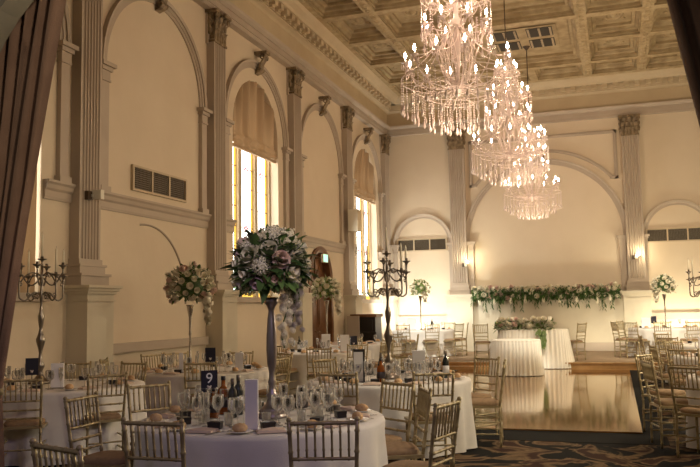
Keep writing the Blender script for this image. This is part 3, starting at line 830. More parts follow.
# ------------------------------------------------------------------ tableware
def proto(name, build, mats): 
    m = MB(); build(m); return m.build(name, mats, link=False)
def glass_b(m): m.lathe([(.001,.003),(.034,.004),(.034,.001),(.008,.006),(.004,.012),(.004,.085),(.010,.095),(.030,.115),(.037,.145),(.034,.19),(.032,.20),(.031,.20),(.033,.188),(.035,.145),(.028,.118),(.001,.10)], 12)
def flute_b(m): m.lathe([(.001,.003),(.03,.004),(.03,.001),(.006,.006),(.0035,.012),(.0035,.08),(.012,.10),(.023,.14),(.022,.23),(.021,.23),(.0215,.14),(.001,.09)], 10)
def tumbler_b(m): m.lathe([(.001,.001),(.028,.001),(.034,.09),(.032,.09),(.027,.008),(.001,.008)], 12)
def plate_b(m): m.lathe([(.001,.004),(.045,.004),(.055,.008),(.085,.014),(.086,.016),(.055,.012),(.001,.008)], 24)
def roll_b(m):
    vs = []; n = 14
    m.lathe([(.001,0),(.035,.002),(.048,.018),(.044,.036),(.028,.05),(.001,.055)], n)
    m.xf(Matrix.Diagonal((1.15,.85,1,1)))
    m.lathe([(.004,.05),(.012,.053),(.005,.056)], 6)
def knife_b(m):
    m.box(-.005,.005,-.10,-.01,.001,.006); m.add([(-.007,-.01,.002),(.007,-.01,.002),(.008,.08,.002),(0,.11,.002),(-.006,.08,.002),(0,.03,.006)], [(0,1,5),(1,2,5),(2,3,5),(3,4,5),(4,0,5),(0,4,3,2,1)])
def fork_b(m):
    m.box(-.004,.004,-.10,.04,.001,.005); m.box(-.011,.011,.04,.055,.001,.005)
    for x in (-.011,-.004,.003,.009): m.box(x,x+.003,.055,.10,.001,.004)
def box_b(m): m.box(-.045,.045,-.035,.035,0,.036); m.box(-.047,.047,-.037,.037,.030,.048)
def napkin_b(m):
    m.add([(-.10,-.06,.002),(.10,-.06,.002),(.10,.06,.002),(-.10,.06,.002),(-.09,-.05,.02),(.09,-.05,.012),(.09,.05,.02),(-.09,.05,.014),(0,0,.032)],
      [(0,1,5,4),(1,2,6,5),(2,3,7,6),(3,0,4,7),(4,5,8),(5,6,8),(6,7,8),(7,4,8),(0,3,2,1)])
PR = {'wine_glass': (proto('wine_glass', glass_b, M['glass']),'glass'), 'champagne_flute': (proto('champagne_flute', flute_b, M['glass']),'glass'),
  'water_tumbler': (proto('water_tumbler', tumbler_b, M['glass']),'glass'), 'side_plate': (proto('side_plate', plate_b, M['china']),'plate'),
  'bread_roll': (proto('bread_roll', roll_b, M['bread']),'bread'), 'dinner_knife': (proto('dinner_knife', knife_b, M['steel']),'cutlery'),
  'dinner_fork': (proto('dinner_fork', fork_b, M['steel']),'cutlery'), 'gift_box': (proto('gift_box', box_b, M['box']),'box'),
  'folded_napkin': (proto('folded_napkin', napkin_b, M['napkin']),'napkin')}
def put(kind, x, y, z, rz, desc, tdesc):
    o = PR[kind][0].copy(); C.objects.link(o); o.location = (x,y,z); o.rotation_euler = (0,0,rz)
    tag(o, '%s on the table %s' % (desc, tdesc), PR[kind][1], '%ss on the table %s' % (kind.replace('_',' '), tdesc))
    return o
DSC = {'wine_glass':'clear stemmed wine glass','champagne_flute':'tall slim champagne flute','water_tumbler':'low clear water tumbler','side_plate':'small white side plate','bread_roll':'crusty bread roll','dinner_knife':'polished dinner knife','dinner_fork':'polished dinner fork','gift_box':'small black favour box','folded_napkin':'folded blush napkin'}
def setting(key, n, ng, rot=0, full=True, vis=lambda a: True, items=('roll','box','nap')):
    c, d_, _ = TD[key]; z = TZ[key]; rr = random.Random(hash(key) % 100 if False else sum(map(ord,key)))
    for k in range(n):
        a = rot+2*PI*k/n
        if not vis(a): continue
        e = Vector((cos(a),sin(a),0)); s = Vector((-sin(a),cos(a),0)); cc = Vector((c[0],c[1],0))
        P = lambda rad, off: cc+e*rad+s*off
        def pp(kind, rad, off, dz=0, da=0):
            q = P(rad, off); put(kind, q.x, q.y, z+.001+dz, a+PI/2+da, DSC[kind], d_)
        pp('side_plate', .76, -.17); pp('bread_roll', .76, -.17, .011, rr.random())
        if full:
            pp('dinner_knife', .76, .14); pp('dinner_fork', .76, -.055)
        pp('folded_napkin', .76, .035, 0, rr.random()*.3)
        if full or k % 2 == 0: pp('gift_box', .60, .02, 0, rr.random()*.6)
        if ng > 0: pp('wine_glass', .53+rr.random()*.04, .16)
        if ng > 1: pp('wine_glass', .46+rr.random()*.04, .10)
        if ng > 2: pp('champagne_flute', .50, .235+rr.random()*.01)
        if ng > 3: pp('water_tumbler', .44, .015); pp('wine_glass', .36, .09)
        if ng > 2 and full: pp('wine_glass', .43, -.09)
setting('T1', 10, 4, rot=.15)
setting('T5', 10, 4, rot=.3)
setting('T2', 8, 3, rot=.2, full=False)
setting('T3', 9, 3, rot=.4, full=False)
setting('T6', 8, 3, rot=.1, full=False)
setting('T8', 5, 1, rot=.3, full=False)
setting('T7', 5, 1, rot=.2, full=False)
setting('T10', 5, 1, rot=.5, full=False)
vis_l = lambda a: cos(a) < .35
setting('T9', 8, 2, rot=.3, full=False, vis=vis_l)
setting('T11', 8, 2, rot=.3, full=False, vis=vis_l)
setting('T13', 6, 1, rot=.3, full=False, vis=vis_l)

def bottle(x, y, z, label, amber=False, s=1.0):
    o = thing('liquor_bottle' if amber else 'wine_bottle', label, 'bottle', (x,y,z))
    m = MB()
    if amber: m.lathe([(.001,0),(.042,0),(.045,.01),(.045,.14),(.038,.17),(.015,.195),(.014,.24),(.001,.24)], 14)
    else: m.lathe([(.001,0),(.036,0),(.038,.01),(.038,.18),(.030,.215),(.014,.24),(.013,.30),(.001,.30)], 14)
    m.build('bottle_glass', M['amber'] if amber else M['winebottle'], o)
    m = MB(); m.lathe([(.0455,.05),(.0462,.05),(.0462,.12),(.0455,.12)] if amber else [(.0384,.06),(.0392,.06),(.0392,.14),(.0384,.14)], 14); m.build('paper_label', M['labelp'] if amber else M['card'], o)
    m = MB(); m.lathe([(.016,.235),(.017,.235),(.017,.262),(.001,.263)] if amber else [(.0138,.26),(.0155,.26),(.0155,.306),(.001,.307)], 10); m.build('cap', M['box'] if amber else M['silver_dark'], o)
    o.scale = (s,s,s); return o
def text_mesh(txt, size, mt, parent, loc, rot, name):
    cu = bpy.data.curves.new('t', 'FONT'); cu.body = txt; cu.size = size; cu.align_x = 'CENTER'; cu.align_y = 'CENTER'; cu.extrude = .0005
    tmp = bpy.data.objects.new('t', cu); C.objects.link(tmp)
    dg = bpy.context.evaluated_depsgraph_get(); me = bpy.data.meshes.new_from_object(tmp.evaluated_get(dg))
    C.objects.unlink(tmp); bpy.data.objects.remove(tmp)
    me.materials.clear(); me.materials.append(mt)
    o = bpy.data.objects.new(name, me); C.objects.link(o); o.parent = parent; o.location = loc; o.rotation_euler = rot; return o
def number_sign(x, y, z, label, rz, num=None, w=.135, h=.185, stand=.10):
    o = thing('table_number_sign', label, 'sign', (x,y,z), rz)
    m = MB(); m.box(-w/2,w/2,-.004,.004,stand,stand+h); m.build('card', M['navy'], o)
    m = MB(); m.lathe([(.001,0),(.035,.0),(.035,.006),(.005,.01),(.004,stand),(.001,stand)], 12); m.build('stand', M['steel'], o)
    if num: text_mesh(num, .115, M['card'], o, (0,-.0050,stand+h*.62), (PI/2,0,0), 'numeral')
    m = MB(); m.ball((0,-.0045,stand+h*.2), .014, 8, 5)
    m.ball((-.012,-.0045,stand+h*.2+.012), .007, 6, 4); m.ball((.012,-.0045,stand+h*.2+.012), .007, 6, 4); m.build('floral_emblem', M['lilac'], o)
    return o
def menu(x, y, z, label, rz, w=.085, h=.27, motif=False, dark=False):
    o = thing('menu_card', label, 'menu', (x,y,z), rz)
    m = MB(); m.box(-w/2,w/2,-.03,.03,.012,h) if not dark else m.box(-w/2,w/2,-.004,.004,.012,h)
    m.build('card', M['card'], o)
    m = MB(); m.box(-w/2-.008,w/2+.008,-.038,.038,0,.012)
    if dark: m.box(-w/2-.005,w/2+.02,.006,.016,0,h+.03)
    m.build('holder', M['box'] if dark else M['steel'], o)
    if motif:
        m = MB(); m.ball((0,-(.031 if not dark else .005),h*.52), .011, 8, 5); m.build('motif', M['ink'], o)
    return o
z = TZ['T1']+.001
number_sign(4.03,5.75,z, 'navy card with white numeral 9 on the foreground table', .62, '9', w=.13, h=.17, stand=.165)
menu(4.77,4.97,z, 'tall lavender-lit white menu box in front of the foreground vase', .35, .085, .34)
bottle(4.17,5.72,z, 'amber spirit bottle with dark label beside the number nine sign', True, 1.12)
bottle(4.20,5.50,z, 'shorter amber spirit bottle nearest the camera on the foreground table', True, .85)
bottle(4.30,5.72,z, 'dark wine bottle right of the amber bottles on the foreground table')
bottle(4.33,5.56,z, 'dark wine bottle with pale label in front of the others on the foreground table', False, .95)
z = TZ['T2']+.001
number_sign(.98,7.35,z, 'navy number card on the left candelabra table', .6, None, stand=.14)
menu(1.32,7.35,z, 'pale upright menu card on the left candelabra table', .5, .13, .27)
z = TZ['T3']+.001
number_sign(2.0,9.55,z, 'small navy number card on the left rose stand table', .5, None, stand=.14)
menu(2.32,9.75,z, 'white menu card on the left rose stand table', .5, .10, .25)
menu(1.62,9.45,z, 'narrow white pillar card below the left rose stand', .5, .05, .26)
z = TZ['T5']+.001
menu(4.42,8.42,z, 'tall white menu card in black holder on the middle candelabra table', .35, .10, .33, True, True)
menu(5.02,8.75,z, 'white menu card with tiny violet motif, right of the dark candelabra', .2, .14, .33, True)
bottle(4.68,8.4,z, 'amber bottle beside the dark candelabra', True); bottle(4.62,8.62,z, 'dark wine bottle beside the dark candelabra')
bottle(5.25,9.1,z, 'dark wine bottle at the right of the middle candelabra table')
z = TZ['T6']+.001
menu(1.95,14.15,z, 'white menu card below the flower stand by the wooden door, left one', .3, .16, .34)
menu(2.25,14.35,z, 'white menu card below the flower stand by the wooden door, right one', .3, .16, .32)
number_sign(2.30,14.75,z, 'dark number card on the table near the wooden door', .4, None)
bottle(1.35,14.3,z, 'dark wine bottle on the table near the wooden door')
z = TZ['T7']+.001
menu(1.55,22.4,z, 'large bright white menu card on the stage left flower table', .3, .26, .34)
bottle(2.1,22.6,z, 'dark wine bottle on the stage left flower table')
z = TZ['T10']+.001
menu(7.85,22.3,z, 'pale grey menu card on the stage right flower table', 0, .22, .28)
number_sign(8.05,22.45,z, 'dark number card on the stage right flower table', 0, None, stand=.12)
z = TZ['T11']+.001
menu(8.35,12.95,z, 'lavender-tinted white menu box on the second right-hand table', .0, .16, .30)
bottle(8.5,13.35,z, 'dark wine bottle on the second right-hand table'); bottle(8.75,13.1,z, 'dark bottle at the right edge on the second right-hand table', False, .9)
z = TZ['T9']+.001
bottle(8.25,9.7,z, 'dark wine bottle on the nearest right-hand table'); menu(8.2,9.35,z, 'white menu box on the nearest right-hand table', 0, .10, .28)

# ------------------------------------------------------------------ bridal tables
def skirt(mb, outline, z0, z1, folds, amp, flare, spill=0):
    n = len(outline); vs = []; rows_ = 9
    for i, (x,y,nx,ny,u) in enumerate(outline):
        sp_ = spill*max(0, min(1, (-ny-.3)*3))
        for j in range(rows_):
            t = j/(rows_-1); w = (1-2*abs(sin(folds*PI*u+.5*sin(9*2*PI*u)))**1.6)*amp*(.45+.55*t)+flare*t**1.3
            vs.append((x+nx*w, y+ny*w, z1+(z0-sp_-z1)*t))
    mb.add(vs, [(i*rows_+j, ((i+1)%n)*rows_+j, ((i+1)%n)*rows_+j+1, i*rows_+j+1) for i in range(n) for j in range(rows_-1)], True)
def oblong(cx, cy, hx, hy, n=220, e=4):
    out = []
    for i in range(n):
        a = 2*PI*i/n; c, s = cos(a), sin(a); q = (abs(c)**e+abs(s)**e)**(-1/e)
        x, y = hx*c*q, hy*s*q; nx, ny = c*abs(c)**(e-2)/hx, s*abs(s)**(e-2)/hy; l = math.hypot(nx,ny)
        out.append((cx+x, cy+y, nx/l, ny/l, i/n))
    return out
def draped(name, label, cx, cy, hx, hy, z0, ztop, folds, flare, e, tname):
    t = thing(tname, label[0], 'table', (cx,cy,z0)); m = MB(); m.box(-hx*.74,hx*.74,-hy*.74,hy*.74,ztop-z0-.04,ztop-z0-.014); m.build('tabletop', M['tablewood'], t)
    for sx in (-1,1):
        for sy in (-1,1):
            m = MB(); m.tube([(sx*hx*.65,sy*hy*.6,0),(sx*hx*.65,sy*hy*.6,ztop-z0-.04)], .02, 6); m.build('leg', M['grille'], t)
    m = MB(); o = oblong(0,0,hx,hy,e=e); skirt(m, o, .012, ztop-z0-.01, folds, .036, flare, spill=(SZ-.02 if z0 == SZ else 0))
    k = len(o); b = len(m.v); m.add([(x,y,ztop-z0-.01) for x,y,_,_,_ in o]+[(x*.97,y*.97,ztop-z0) for x,y,_,_,_ in o]+[(0,0,ztop-z0)], [(i,(i+1)%k,k+(i+1)%k,k+i) for i in range(k)]+[(k+i,k+(i+1)%k,2*k) for i in range(k)], True)
    ob = m.build('table_skirt', M['satin']); ob.location = (cx,cy,z0); tag(ob, label[1], 'tablecloth'); return ob
draped('a', ('small cake table under pleated ivory cloth on the dance floor', 'pleated ivory cloth of the small table on the polished dance floor'), 4.95,18.35,.53,.48, .02,.80, 44, .05, 3, 'cake_table')
draped('b', ('bridal table under ivory cloth at the stage edge', 'long ivory satin cloth of the bridal table flaring at its right end'), 5.14,20.42,.84,.34, SZ,.97, 60, .10, 3.2, 'bridal_table')

# ------------------------------------------------------------------ flowers
def rose_mesh(name, m_, n=5, seed=1):
    rr = random.Random(seed); m = MB()
    for L, (rad, h, k) in enumerate([(.16,.34,4),(.30,.36,5),(.42,.28,5)]):
        for j in range(k):
            a = 2*PI*j/k+L*.6; vs = []
            for iu in range(4):
                for iv in range(3):
                    u = (iu/3-.5)*2*PI/k*1.25; v = iv/2
                    r_ = rad*(.45+.75*v)+.05*v*v*L; zz = -.25+h*2*v-(.10*L)*v-.10*L
                    r_ *= 1-.12*abs(iu/3-.5)*v
                    vs.append((r_*cos(a+u), r_*sin(a+u), zz))
            m.add(vs, [(iu*3+iv,(iu+1)*3+iv,(iu+1)*3+iv+1,iu*3+iv+1) for iu in range(3) for iv in range(2)], True)
    m.ball((0,0,.12), .15, 6, 4, 1.4); m.lathe([(.001,-.42),(.12,-.36),(.30,-.22),(.44,-.05)], 8)
    return m.build(name, m_, link=False)
def puff_mesh(name, m_):
    m = MB(); rr = random.Random(3)
    for k in range(46):
        z = 1-2*(k+.5)/46*.8; th = k*2.4; r_ = math.sqrt(max(0,1-z*z)); c = Vector((r_*cos(th)*.42, r_*sin(th)*.42, z*.36)); nrm = c.normalized()
        u = nrm.orthogonal().normalized(); w = nrm.cross(u)
        for q in range(4):
            a = q*PI/2+k; d1 = u*cos(a)+w*sin(a); d2 = u*cos(a+.8)+w*sin(a+.8)
            m.add([c, c+d1*.12+nrm*.02, c+(d1+d2)*.10+nrm*.05, c+d2*.12+nrm*.02], [(0,1,2,3)])
    m.ball((0,0,0), .22, 8, 5)
    return m.build(name, m_, link=False)
FL = {'w': rose_mesh('white_rose', M['rosew']), 'p': rose_mesh('blush_rose', M['rosep']), 'm': rose_mesh('mauve_rose', M['rosem']), 'h': puff_mesh('hydrangea_head', M['lilac']), 'x': puff_mesh('white_blossom_cluster', M['rosew'])}
def leaf(m, p, d, L, wd, droop=.2):
    d = d.normalized(); s = d.cross(Vector((0,0,1)));
    if s.length < .1: s = Vector((1,0,0))
    s.normalize(); nn = s.cross(d); s = (s*cos(R.random()*.9-.45)+nn*sin(R.random()*.9-.45)).normalized()
    a = p; b = p+d*L*.35-Vector((0,0,droop*L*.1)); c = p+d*L*.7-Vector((0,0,droop*L*.35)); e = p+d*L-Vector((0,0,droop*L*.75))
    m.add([a, b+s*wd*.5, b-s*wd*.5, b-nn*wd*.08, c+s*wd*.38, c-s*wd*.38, e, c-nn*wd*.06], [(0,1,3),(0,3,2),(1,4,7,3),(3,7,5,2),(4,6,7),(7,6,5)], True)
def bouquet(root, c, r, nleaf, flowers, leaf_mat='leaf', Lf=.14, wf=.045, squash=.9, push=1.0):
    rr = random.Random(len(flowers)+nleaf); m = MB(); cv = Vector(c)
    m.ball(c, r*.55, 10, 6, squash)
    for k in range(nleaf):
        z = 1-2*(k+.5)/nleaf*(.86); th = k*2.39996; q = math.sqrt(max(0,1-z*z)); d = Vector((q*cos(th), q*sin(th), z*squash))
        j = Vector((rr.uniform(-.5,.5),rr.uniform(-.5,.5),rr.uniform(-.3,.5)))
        leaf(m, cv+d*r*rr.uniform(.5,.86), d+j, Lf*rr.uniform(.7,1.3), wf*rr.uniform(.8,1.3))
    m.build('foliage', M[leaf_mat], root)
    n = len(flowers)
    for k, (kd, size) in enumerate(flowers):
        z = 1-2*(k+.5)/n*(.84); th = k*2.39996+.5; q = math.sqrt(max(0,1-z*z)); d = Vector((q*cos(th), q*sin(th), z*squash))
        o = FL[kd].copy(); C.objects.link(o); o.parent = root
        o.location = cv+d*r*rr.uniform(.86,1.0)*push; o.rotation_euler = d.to_track_quat('Z','Y').to_euler(); o.scale = (size,)*3
def orchid_trail(root, p, L, n=12, s=.075, mname='x', sway=.03):
    m = MB(); m.tube([(p[0]+sway*sin(k), p[1], p[2]-L*k/6) for k in range(7)], .006, 5); st = m.build('trailing_stem', M['stem'], root)
    for k in range(n):
        o = FL[mname].copy(); C.objects.link(o); o.parent = root; o.location = (p[0]+sway*sin(k*1.7)+.02*cos(k*3), p[1]+.03*sin(k*2.1), p[2]-L*(k+.3)/n); sc_ = s*(1-.25*k/n); o.scale = (sc_*1.3,)*3; o.rotation_euler = (k,k*.7,k*2)
def mix(pat, lo, hi, n, seed):
    rr = random.Random(seed); return [(rr.choice(pat), rr.uniform(lo,hi)) for _ in range(n)]

# big foreground vase
z = TZ['T1']+.001
bf = thing('flower_centrepiece', 'tall silver vase with a huge globe of mauve and white flowers on the foreground table', 'flowers', (4.63,5.62,z))
m = MB(); m.lathe([(.001,0),(.115,0),(.115,.02),(.09,.04),(.105,.05),(.08,.075),(.05,.10),(.032,.14),(.045,.165),(.028,.19),(.022,.23),(.030,.26),(.022,.29),(.02,.33),(.034,.40),(.04,.50),(.038,.62),(.03,.74),(.022,.80),(.032,.83),(.05,.86),(.055,.90),(.001,.90)], 20)
m.build('vase', M['vase'], bf)
bouquet(bf, (0,0,1.15), .255, 560, mix('wwpwmxwxp', .11,.165, 44, 5), Lf=.15, wf=.07, squash=.95, push=1.08)
for k in range(7):
    m = MB(); a = k*2.4; d = Vector((cos(a)*.7, sin(a)*.7, 1.0)).normalized(); P = [Vector((0,0,1.15))+d*(.20+.03*q) for q in range(5)]
    m.tube(P, .005, 4)
    for q in range(1,5):
        for w_ in range(3): m.ball(P[q]+Vector((.015*cos(q*3+w_*2),.015*sin(q*3+w_*2),0)), .018-.002*q, 5, 4)
    m.build('stock_blossom_spike', M['rosew'], bf)
bf2 = bf
orchid_trail(bf, (.13,-.03,1.02), .50, 26, .055, 'x', .035)
orchid_trail(bf, (.19,.03,1.0), .36, 20, .05, 'h', .03)

def flower_stand(x, y, z, label, h, r, pat, seed, nfl, trail=None, lm='leaf', glass=False):
    o = thing('flower_stand', label, 'flowers', (x,y,z))
    m = MB(); m.lathe([(.001,0),(.10,0),(.10,.012),(.03,.03),(.016,.06),(.014,h*.5),(.022,h*.55),(.016,h*.6),(.02,h*.8),(.05,h-.02),(.055,h),(.001,h)], 14)
    m.build('stand', M['glass'] if glass else M['steel'], o)
    bouquet(o, (0,0,h+r*.75), r, 170, mix(pat, .07,.11, nfl, seed), lm, Lf=.11, wf=.045)
    if trail: orchid_trail(o, (trail[0],trail[1],h+r*.4), trail[2], 14, .075, 'w')
    return o
flower_stand(1.47,9.95,TZ['T3']+.001, 'silver stand with a ball of white and peach roses by the left wall', .90, .35, 'wwwp', 11, 60, (.30,-.05,.42))
flower_stand(1.86,14.45,TZ['T6']+.001, 'slim stand with a fresh green and white flower ball before the wooden door', .98, .27, 'wwx', 12, 36, (.24,0,.40), 'leafl')
flower_stand(1.72,22.85,TZ['T7']+.001, 'brightly lit yellow-green flower stand on the stage left side', .98, .30, 'wx', 13, 26, (.15,-.1,.3), 'leafl')
flower_stand(8.35,22.7,TZ['T10']+.001, 'slim stand with white rose ball on the stage right side', .88, .31, 'ww', 14, 40, (-.2,0,.35))

# garland along the far wall ledge
ga = thing('rose_garland', 'long hanging garland of greenery and pale roses on the far wall ledge', 'flowers', (XC-.05,D-.34,1.94))
m = MB(); rr = random.Random(4)
m.tube([(-2.22,0,.03),(2.22,0,.03)], .05, 6)
for k in range(1500):
    x = rr.uniform(-2.18,2.18); ang = rr.uniform(-.2,PI+.2); d = Vector((rr.uniform(-.6,.6), -abs(cos(ang*.5))-.2, rr.uniform(-.8,.9)))
    leaf(m, Vector((x, rr.uniform(-.14,.05), rr.uniform(-.16,.18))), d, rr.uniform(.10,.18), rr.uniform(.04,.07), .5)
x = -2.18
while x < 2.2:
    L = rr.uniform(.12,.50)
    for q in range(int(L/.045)):
        for s in (-1,1): leaf(m, Vector((x+.01*sin(q), -.10, -.05-q*.05)), Vector((s*rr.uniform(.5,1), -.3, -.7)), .10, .05, .6)
    m.tube([(x,-.10,0),(x+.02,-.11,-L)], .005, 4)
    x += rr.uniform(.08,.22)
m.build('greenery', M['leaf'], ga)
for k in range(96):
    o = FL['w' if rr.random() < .8 else 'p'].copy(); C.objects.link(o); o.parent = ga
    x = -2.15+4.3*(k+.5)/96; lo = k % 4 == 3
    d = Vector((rr.uniform(-.3,.3), -.8, rr.uniform(.0,.9)))
    o.location = (x, -.10-rr.uniform(0,.08), rr.uniform(.06,.2) if not lo else rr.uniform(-.16,.05)); o.rotation_euler = d.to_track_quat('Z','Y').to_euler(); s_ = rr.uniform(.11,.16); o.scale = (s_,)*3
for k in range(9):
    o = FL['x'].copy(); C.objects.link(o); o.parent = ga; o.location = (-2.0+k*.5+rr.uniform(-.1,.1), -.16, -.2-rr.uniform(0,.08)); o.scale = (.09,.09,.26)

# bridal runner
br = thing('table_runner_flowers', 'low runner of cream roses and greenery along the bridal table front', 'flowers', (4.95,20.22,.975))
m = MB()
for k in range(700):
    x = rr.uniform(-.72,.72); d = Vector((rr.uniform(-.8,.8), rr.uniform(-1,.6), rr.uniform(-.1,.9)))
    leaf(m, Vector((x, rr.uniform(-.14,.12), rr.uniform(-.03,.20))), d, rr.uniform(.08,.15), .045, .4)
for k in range(60):
    q = rr.random(); leaf(m, Vector((.42+rr.uniform(-.09,.13)*(1-q*.6)+.03*q, -.25-.08*q, .03-.42*q)), Vector((rr.uniform(-.7,.7), -.6, -.6)), .12, .05, .6)
m.build('greenery', M['leafl'], br)
for k in range(58):
    o = FL['w' if rr.random() < .95 else 'p'].copy(); C.objects.link(o); o.parent = br
    d = Vector((rr.uniform(-.4,.4), -.7, rr.uniform(.2,1))); o.location = (-.68+1.36*(k+.5)/58, rr.uniform(-.17,.05), rr.uniform(.05,.27)); o.rotation_euler = d.to_track_quat('Z','Y').to_euler(); s_ = rr.uniform(.10,.15); o.scale = (s_,)*3
for x_, l_ in ((4.62,'left'),(5.55,'right')):
    o = thing('pillar_candle', 'white pillar candle standing at the %s on the bridal table' % l_, 'candle', (x_,20.55,.972))
    m = MB(); m.lathe([(.001,0),(.045,0),(.045,.30),(.035,.305),(.001,.30)], 14); m.build('wax', M['wax'], o)
    m = MB(); m.tube([(0,0,.29),(0,0,.32)], .002, 4); m.build('wick', M['box'], o)

# ------------------------------------------------------------------ candelabra
def candelabra(x, y, z, label, m_, H_=1.30, rot=0, cand=(0,1,2,3,4), s=1.0, cdesc=''):
    o = thing('candelabra', label, 'candelabra', (x,y,z), rot)
    m = MB(); m.lathe([(.001,0),(.13,0),(.13,.02),(.10,.04),(.06,.06),(.03,.10),(.024,.14),(.045,.18),(.05,.21),(.024,.26),(.018,.34),(.030,.40),(.050,.47),(.052,.50),(.030,.56),(.018,.62),(.026,.66),(.034,.72),(.036,.76),(.020,.82),(.014,.88),(.020,.96),(.030,1.0),(.016,1.05),(.016,1.16),(.028,1.2),(.016,1.24),(.016,H_),(.001,H_)], 16); m.build('stem', m_, o)
    cupm = MB(); cupm.lathe([(.001,-.07),(.008,-.07),(.014,-.05),(.008,-.035),(.018,-.01),(.050,0),(.055,.010),(.020,.008),(.016,.035),(.001,.035)], 12)
    spots = [(0,0,H_+.07)]
    first = True
    for k in range(4):
        a = k*PI/2+.35; R0 = .255
        P = []
        for t in range(15):
            u = t/14; r_ = .02+R0*u; zz = 1.0+.04*sin(u*2*PI)-.03*u
            P.append((r_*cos(a), r_*sin(a), zz))
        P += [(R0*1.08*cos(a), R0*1.08*sin(a), .985),(R0*1.10*cos(a), R0*1.10*sin(a), 1.03),(R0*1.09*cos(a), R0*1.09*sin(a), 1.12),(R0*1.09*cos(a), R0*1.09*sin(a), 1.20)]
        m = MB(); m.tube(P, .010, 6)
        P = []
        for t in range(12):
            u = t/11; r_ = .02+R0*.95*u; zz = 1.22+.05*sin(u*PI)-.07*u*u; P.append((r_*cos(a), r_*sin(a), zz))
        m.tube(P, .008, 6)
        for (cr, cz, q) in ((.085,.975,.032),(.17,1.0,-.028),(.10,1.22,.022),(.26,1.12,.025)):
            m.tube([((cr+q*(1-j/12)*cos(j*.75))*cos(a), (cr+q*(1-j/12)*cos(j*.75))*sin(a), cz+abs(q)*(1-j/12)*sin(j*.75)) for j in range(10)], .007, 5)
        b2 = a+PI/4; R1 = .21
        m.tube([((.02+R1*u/9)*cos(b2), (.02+R1*u/9)*sin(b2), 1.20-.09*sin(u/9*PI*1.1)+.03*(u/9)**3) for u in range(10)]+[(R1*1.1*cos(b2),R1*1.1*sin(b2),1.30)], .009, 6)
        m.lathe([(.001,1.29),(.012,1.30),(.020,1.32),(.046,1.335),(.05,1.345),(.018,1.345),(.015,1.375),(.001,1.375)], 10, (R1*1.1*cos(b2),R1*1.1*sin(b2),0))
        m.build('arm', m_, o)
        spots.append((R0*1.09*cos(a), R0*1.09*sin(a), 1.22))
    for sp_ in spots:
        if first: c_ = cupm.build('drip_pan', m_, o); first = False
        else: c_ = c_.copy(); C.objects.link(c_)
        c_.location = sp_
    M_ = Matrix.Translation((x,y,z)) @ Matrix.Rotation(rot,4,'Z') @ Matrix.Scale(s,4)
    o.scale = (s,s,s)
    names = ['centre', 'right rear', 'left rear', 'left front', 'right front']
    for i in cand:
        p = M_ @ Vector((spots[i][0],spots[i][1],spots[i][2]+.035))
        cd = thing('taper_candle', 'unlit ivory taper candle, %s of the %s' % (names[i], cdesc), 'candle', p, 0, 'taper candles in the candelabra')
        q = MB(); q.lathe([(.001,0),(.011,0),(.010,.26),(.003,.285),(.001,.286)], 8); q.build('wax', M['wax'], cd)
        q = MB(); q.tube([(0,0,.28),(0,0,.30)], .0015, 4); q.build('wick', M['box'], cd)
    return o
candelabra(.68,7.85,TZ['T2']+.001, 'tall bronze candelabra on the table by the left wall', M['silver_dark'], 1.34, .9, (0,1,2,3,4), 1.03, 'left wall candelabra')
candelabra(4.62,8.95,TZ['T5']+.001, 'tall dark silver candelabra on the middle table', M['silver_dark'], 1.36, .55, (0,1,3,4), 1.0, 'middle table candelabra')
candelabra(8.42,13.2,TZ['T11']+.001, 'silver candelabra at the right frame edge on the second right-hand table', M['steel'], 1.30, .5, (0,1,2,3,4), .95, 'right-hand candelabra')

# ------------------------------------------------------------------ lights
def point(loc, e, col, r=.15):
    l = bpy.data.lights.new('lamp', 'POINT'); l.energy = e; l.color = col; l.shadow_soft_size = r
    o = bpy.data.objects.new('lamp_or_fill_light', l); o.location = loc; C.objects.link(o); return o
def spot(loc, tgt, e, col, ang, blend=.6, r=.08):
    l = bpy.data.lights.new('spot', 'SPOT'); l.energy = e; l.color = col; l.spot_size = ang; l.spot_blend = blend; l.shadow_soft_size = r
    o = bpy.data.objects.new('spot_light', l); o.location = loc; C.objects.link(o)
    o.rotation_euler = (Vector(tgt)-Vector(loc)).to_track_quat('-Z','Y').to_euler(); return o
WARM = (1,.70,.42)
for x, y in CH:
    for zz, e in ((6.5,16),(4.0,24)): point((x,y,zz), e, (1,.74,.52), .40)  # bulbless points added to boost the chandeliers' own light
YEL = (1,.86,.60)
for x_ in (7.86, 2.76): point((x_,25.05,3.05), 14, (1,.85,.55), .06)
for y, e in ((7.2,150),(11.2,170),(15.2,190),(19.2,210)): point((9.95,y,2.9), e, (1,.86,.60), .12)  # unseen fill row added near the right wall, no fixtures modelled
spot((9.1,24.3,.55), (8.95,25.43,1.7), 170, (1,.89,.64), 2.5, r=.15)
spot((1.3,23.9,.7), (1.25,25.43,3.0), 360, (1,1,.92), 2.7, r=.15)
spot((6.6,23.6,.3), (6.7,25.4,1.5), 60, YEL, 1.6, r=.15)
spot((8.4,16.0,7.6), (8.3,22.8,.6), 2400, (1,.93,.74), .55)
spot((2.0,16.5,7.6), (1.8,23.4,1.0), 3000, (1,.96,.82), .55)
spot((7.2,11.5,7.6), (4.95,19.0,.5), 2300, (1,.93,.78), .19)
spot((7.5,13.4,7.9), (5.2,20.3,.6), 1000, (1,.90,.72), .40)
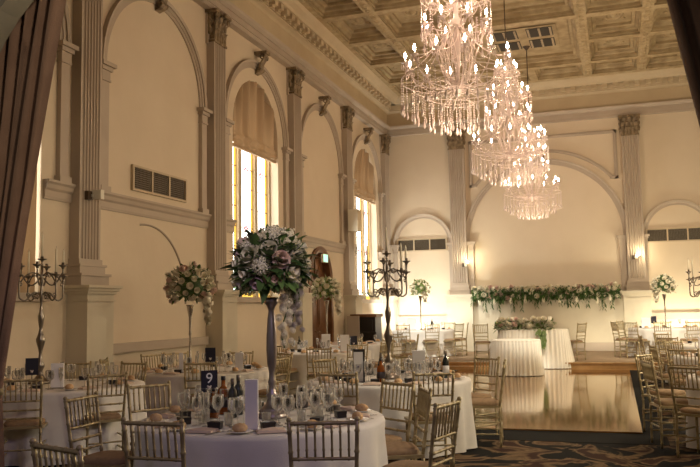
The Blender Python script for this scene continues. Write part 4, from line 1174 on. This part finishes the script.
spot((8.9,4.0,6.6), (8.6,12.8,.6), 1500, (1,.84,.58), .5)
spot((9.6,6.4,5.6), (4.9,6.6,.6), 260, (1,.88,.72), .6, r=.2)
spot((7.4,1.0,3.8), (4.3,4.6,.7), 70, (.60,.42,1), .8, r=.3)
spot((6.6,1.6,4.4), (4.6,5.6,1.9), 210, (1,.86,.76), .22, r=.2)  # added spot without a fixture, brightens the tall bouquet
spot((7.6,8.2,7.2), (5.4,8.9,.9), 420, (1,.86,.68), .5, r=.2)
spot((7.6,1.5,4.2), (2.2,5.3,3.0), 300, (1,.80,.58), .62, r=.3)  # unseen spot added on the camera side to lift the left curtain
w = bpy.data.worlds.new('World'); scene.world = w; w.use_nodes = True
w.node_tree.nodes['Background'].inputs[0].default_value = (.75,.62,.50,1); w.node_tree.nodes['Background'].inputs[1].default_value = .15

# ------------------------------------------------------------------ camera
cam = bpy.data.cameras.new('cam'); co = bpy.data.objects.new('camera', cam); C.objects.link(co); scene.camera = co
cam.sensor_width = 36; cam.lens = 798.56/700*36; cam.clip_start = .05; cam.clip_end = 100
th, ti, ro = .3185, .0943, -.0182
f_ = Vector((-sin(th)*cos(ti), cos(th)*cos(ti), sin(ti))); r_ = Vector((cos(th), sin(th), 0)); u_ = r_.cross(f_)
r2 = r_*cos(ro)+u_*sin(ro); u2 = -r_*sin(ro)+u_*cos(ro)
co.matrix_world = Matrix(((r2.x,u2.x,-f_.x,7.1268),(r2.y,u2.y,-f_.y,0),(r2.z,u2.z,-f_.z,1.55),(0,0,0,1)))

vs_ = scene.view_settings
vs_.view_transform = 'Standard'; vs_.look = 'None'; vs_.exposure = 0.35; vs_.gamma = 1; vs_.use_curve_mapping = False
cy = scene.cycles
cy.max_bounces = 8; cy.diffuse_bounces = 4; cy.glossy_bounces = 4; cy.transmission_bounces = 6; cy.transparent_max_bounces = 6
cy.caustics_reflective = False; cy.caustics_refractive = False; cy.sample_clamp_indirect = 3; cy.sample_clamp_direct = 0
cy.use_denoising = True
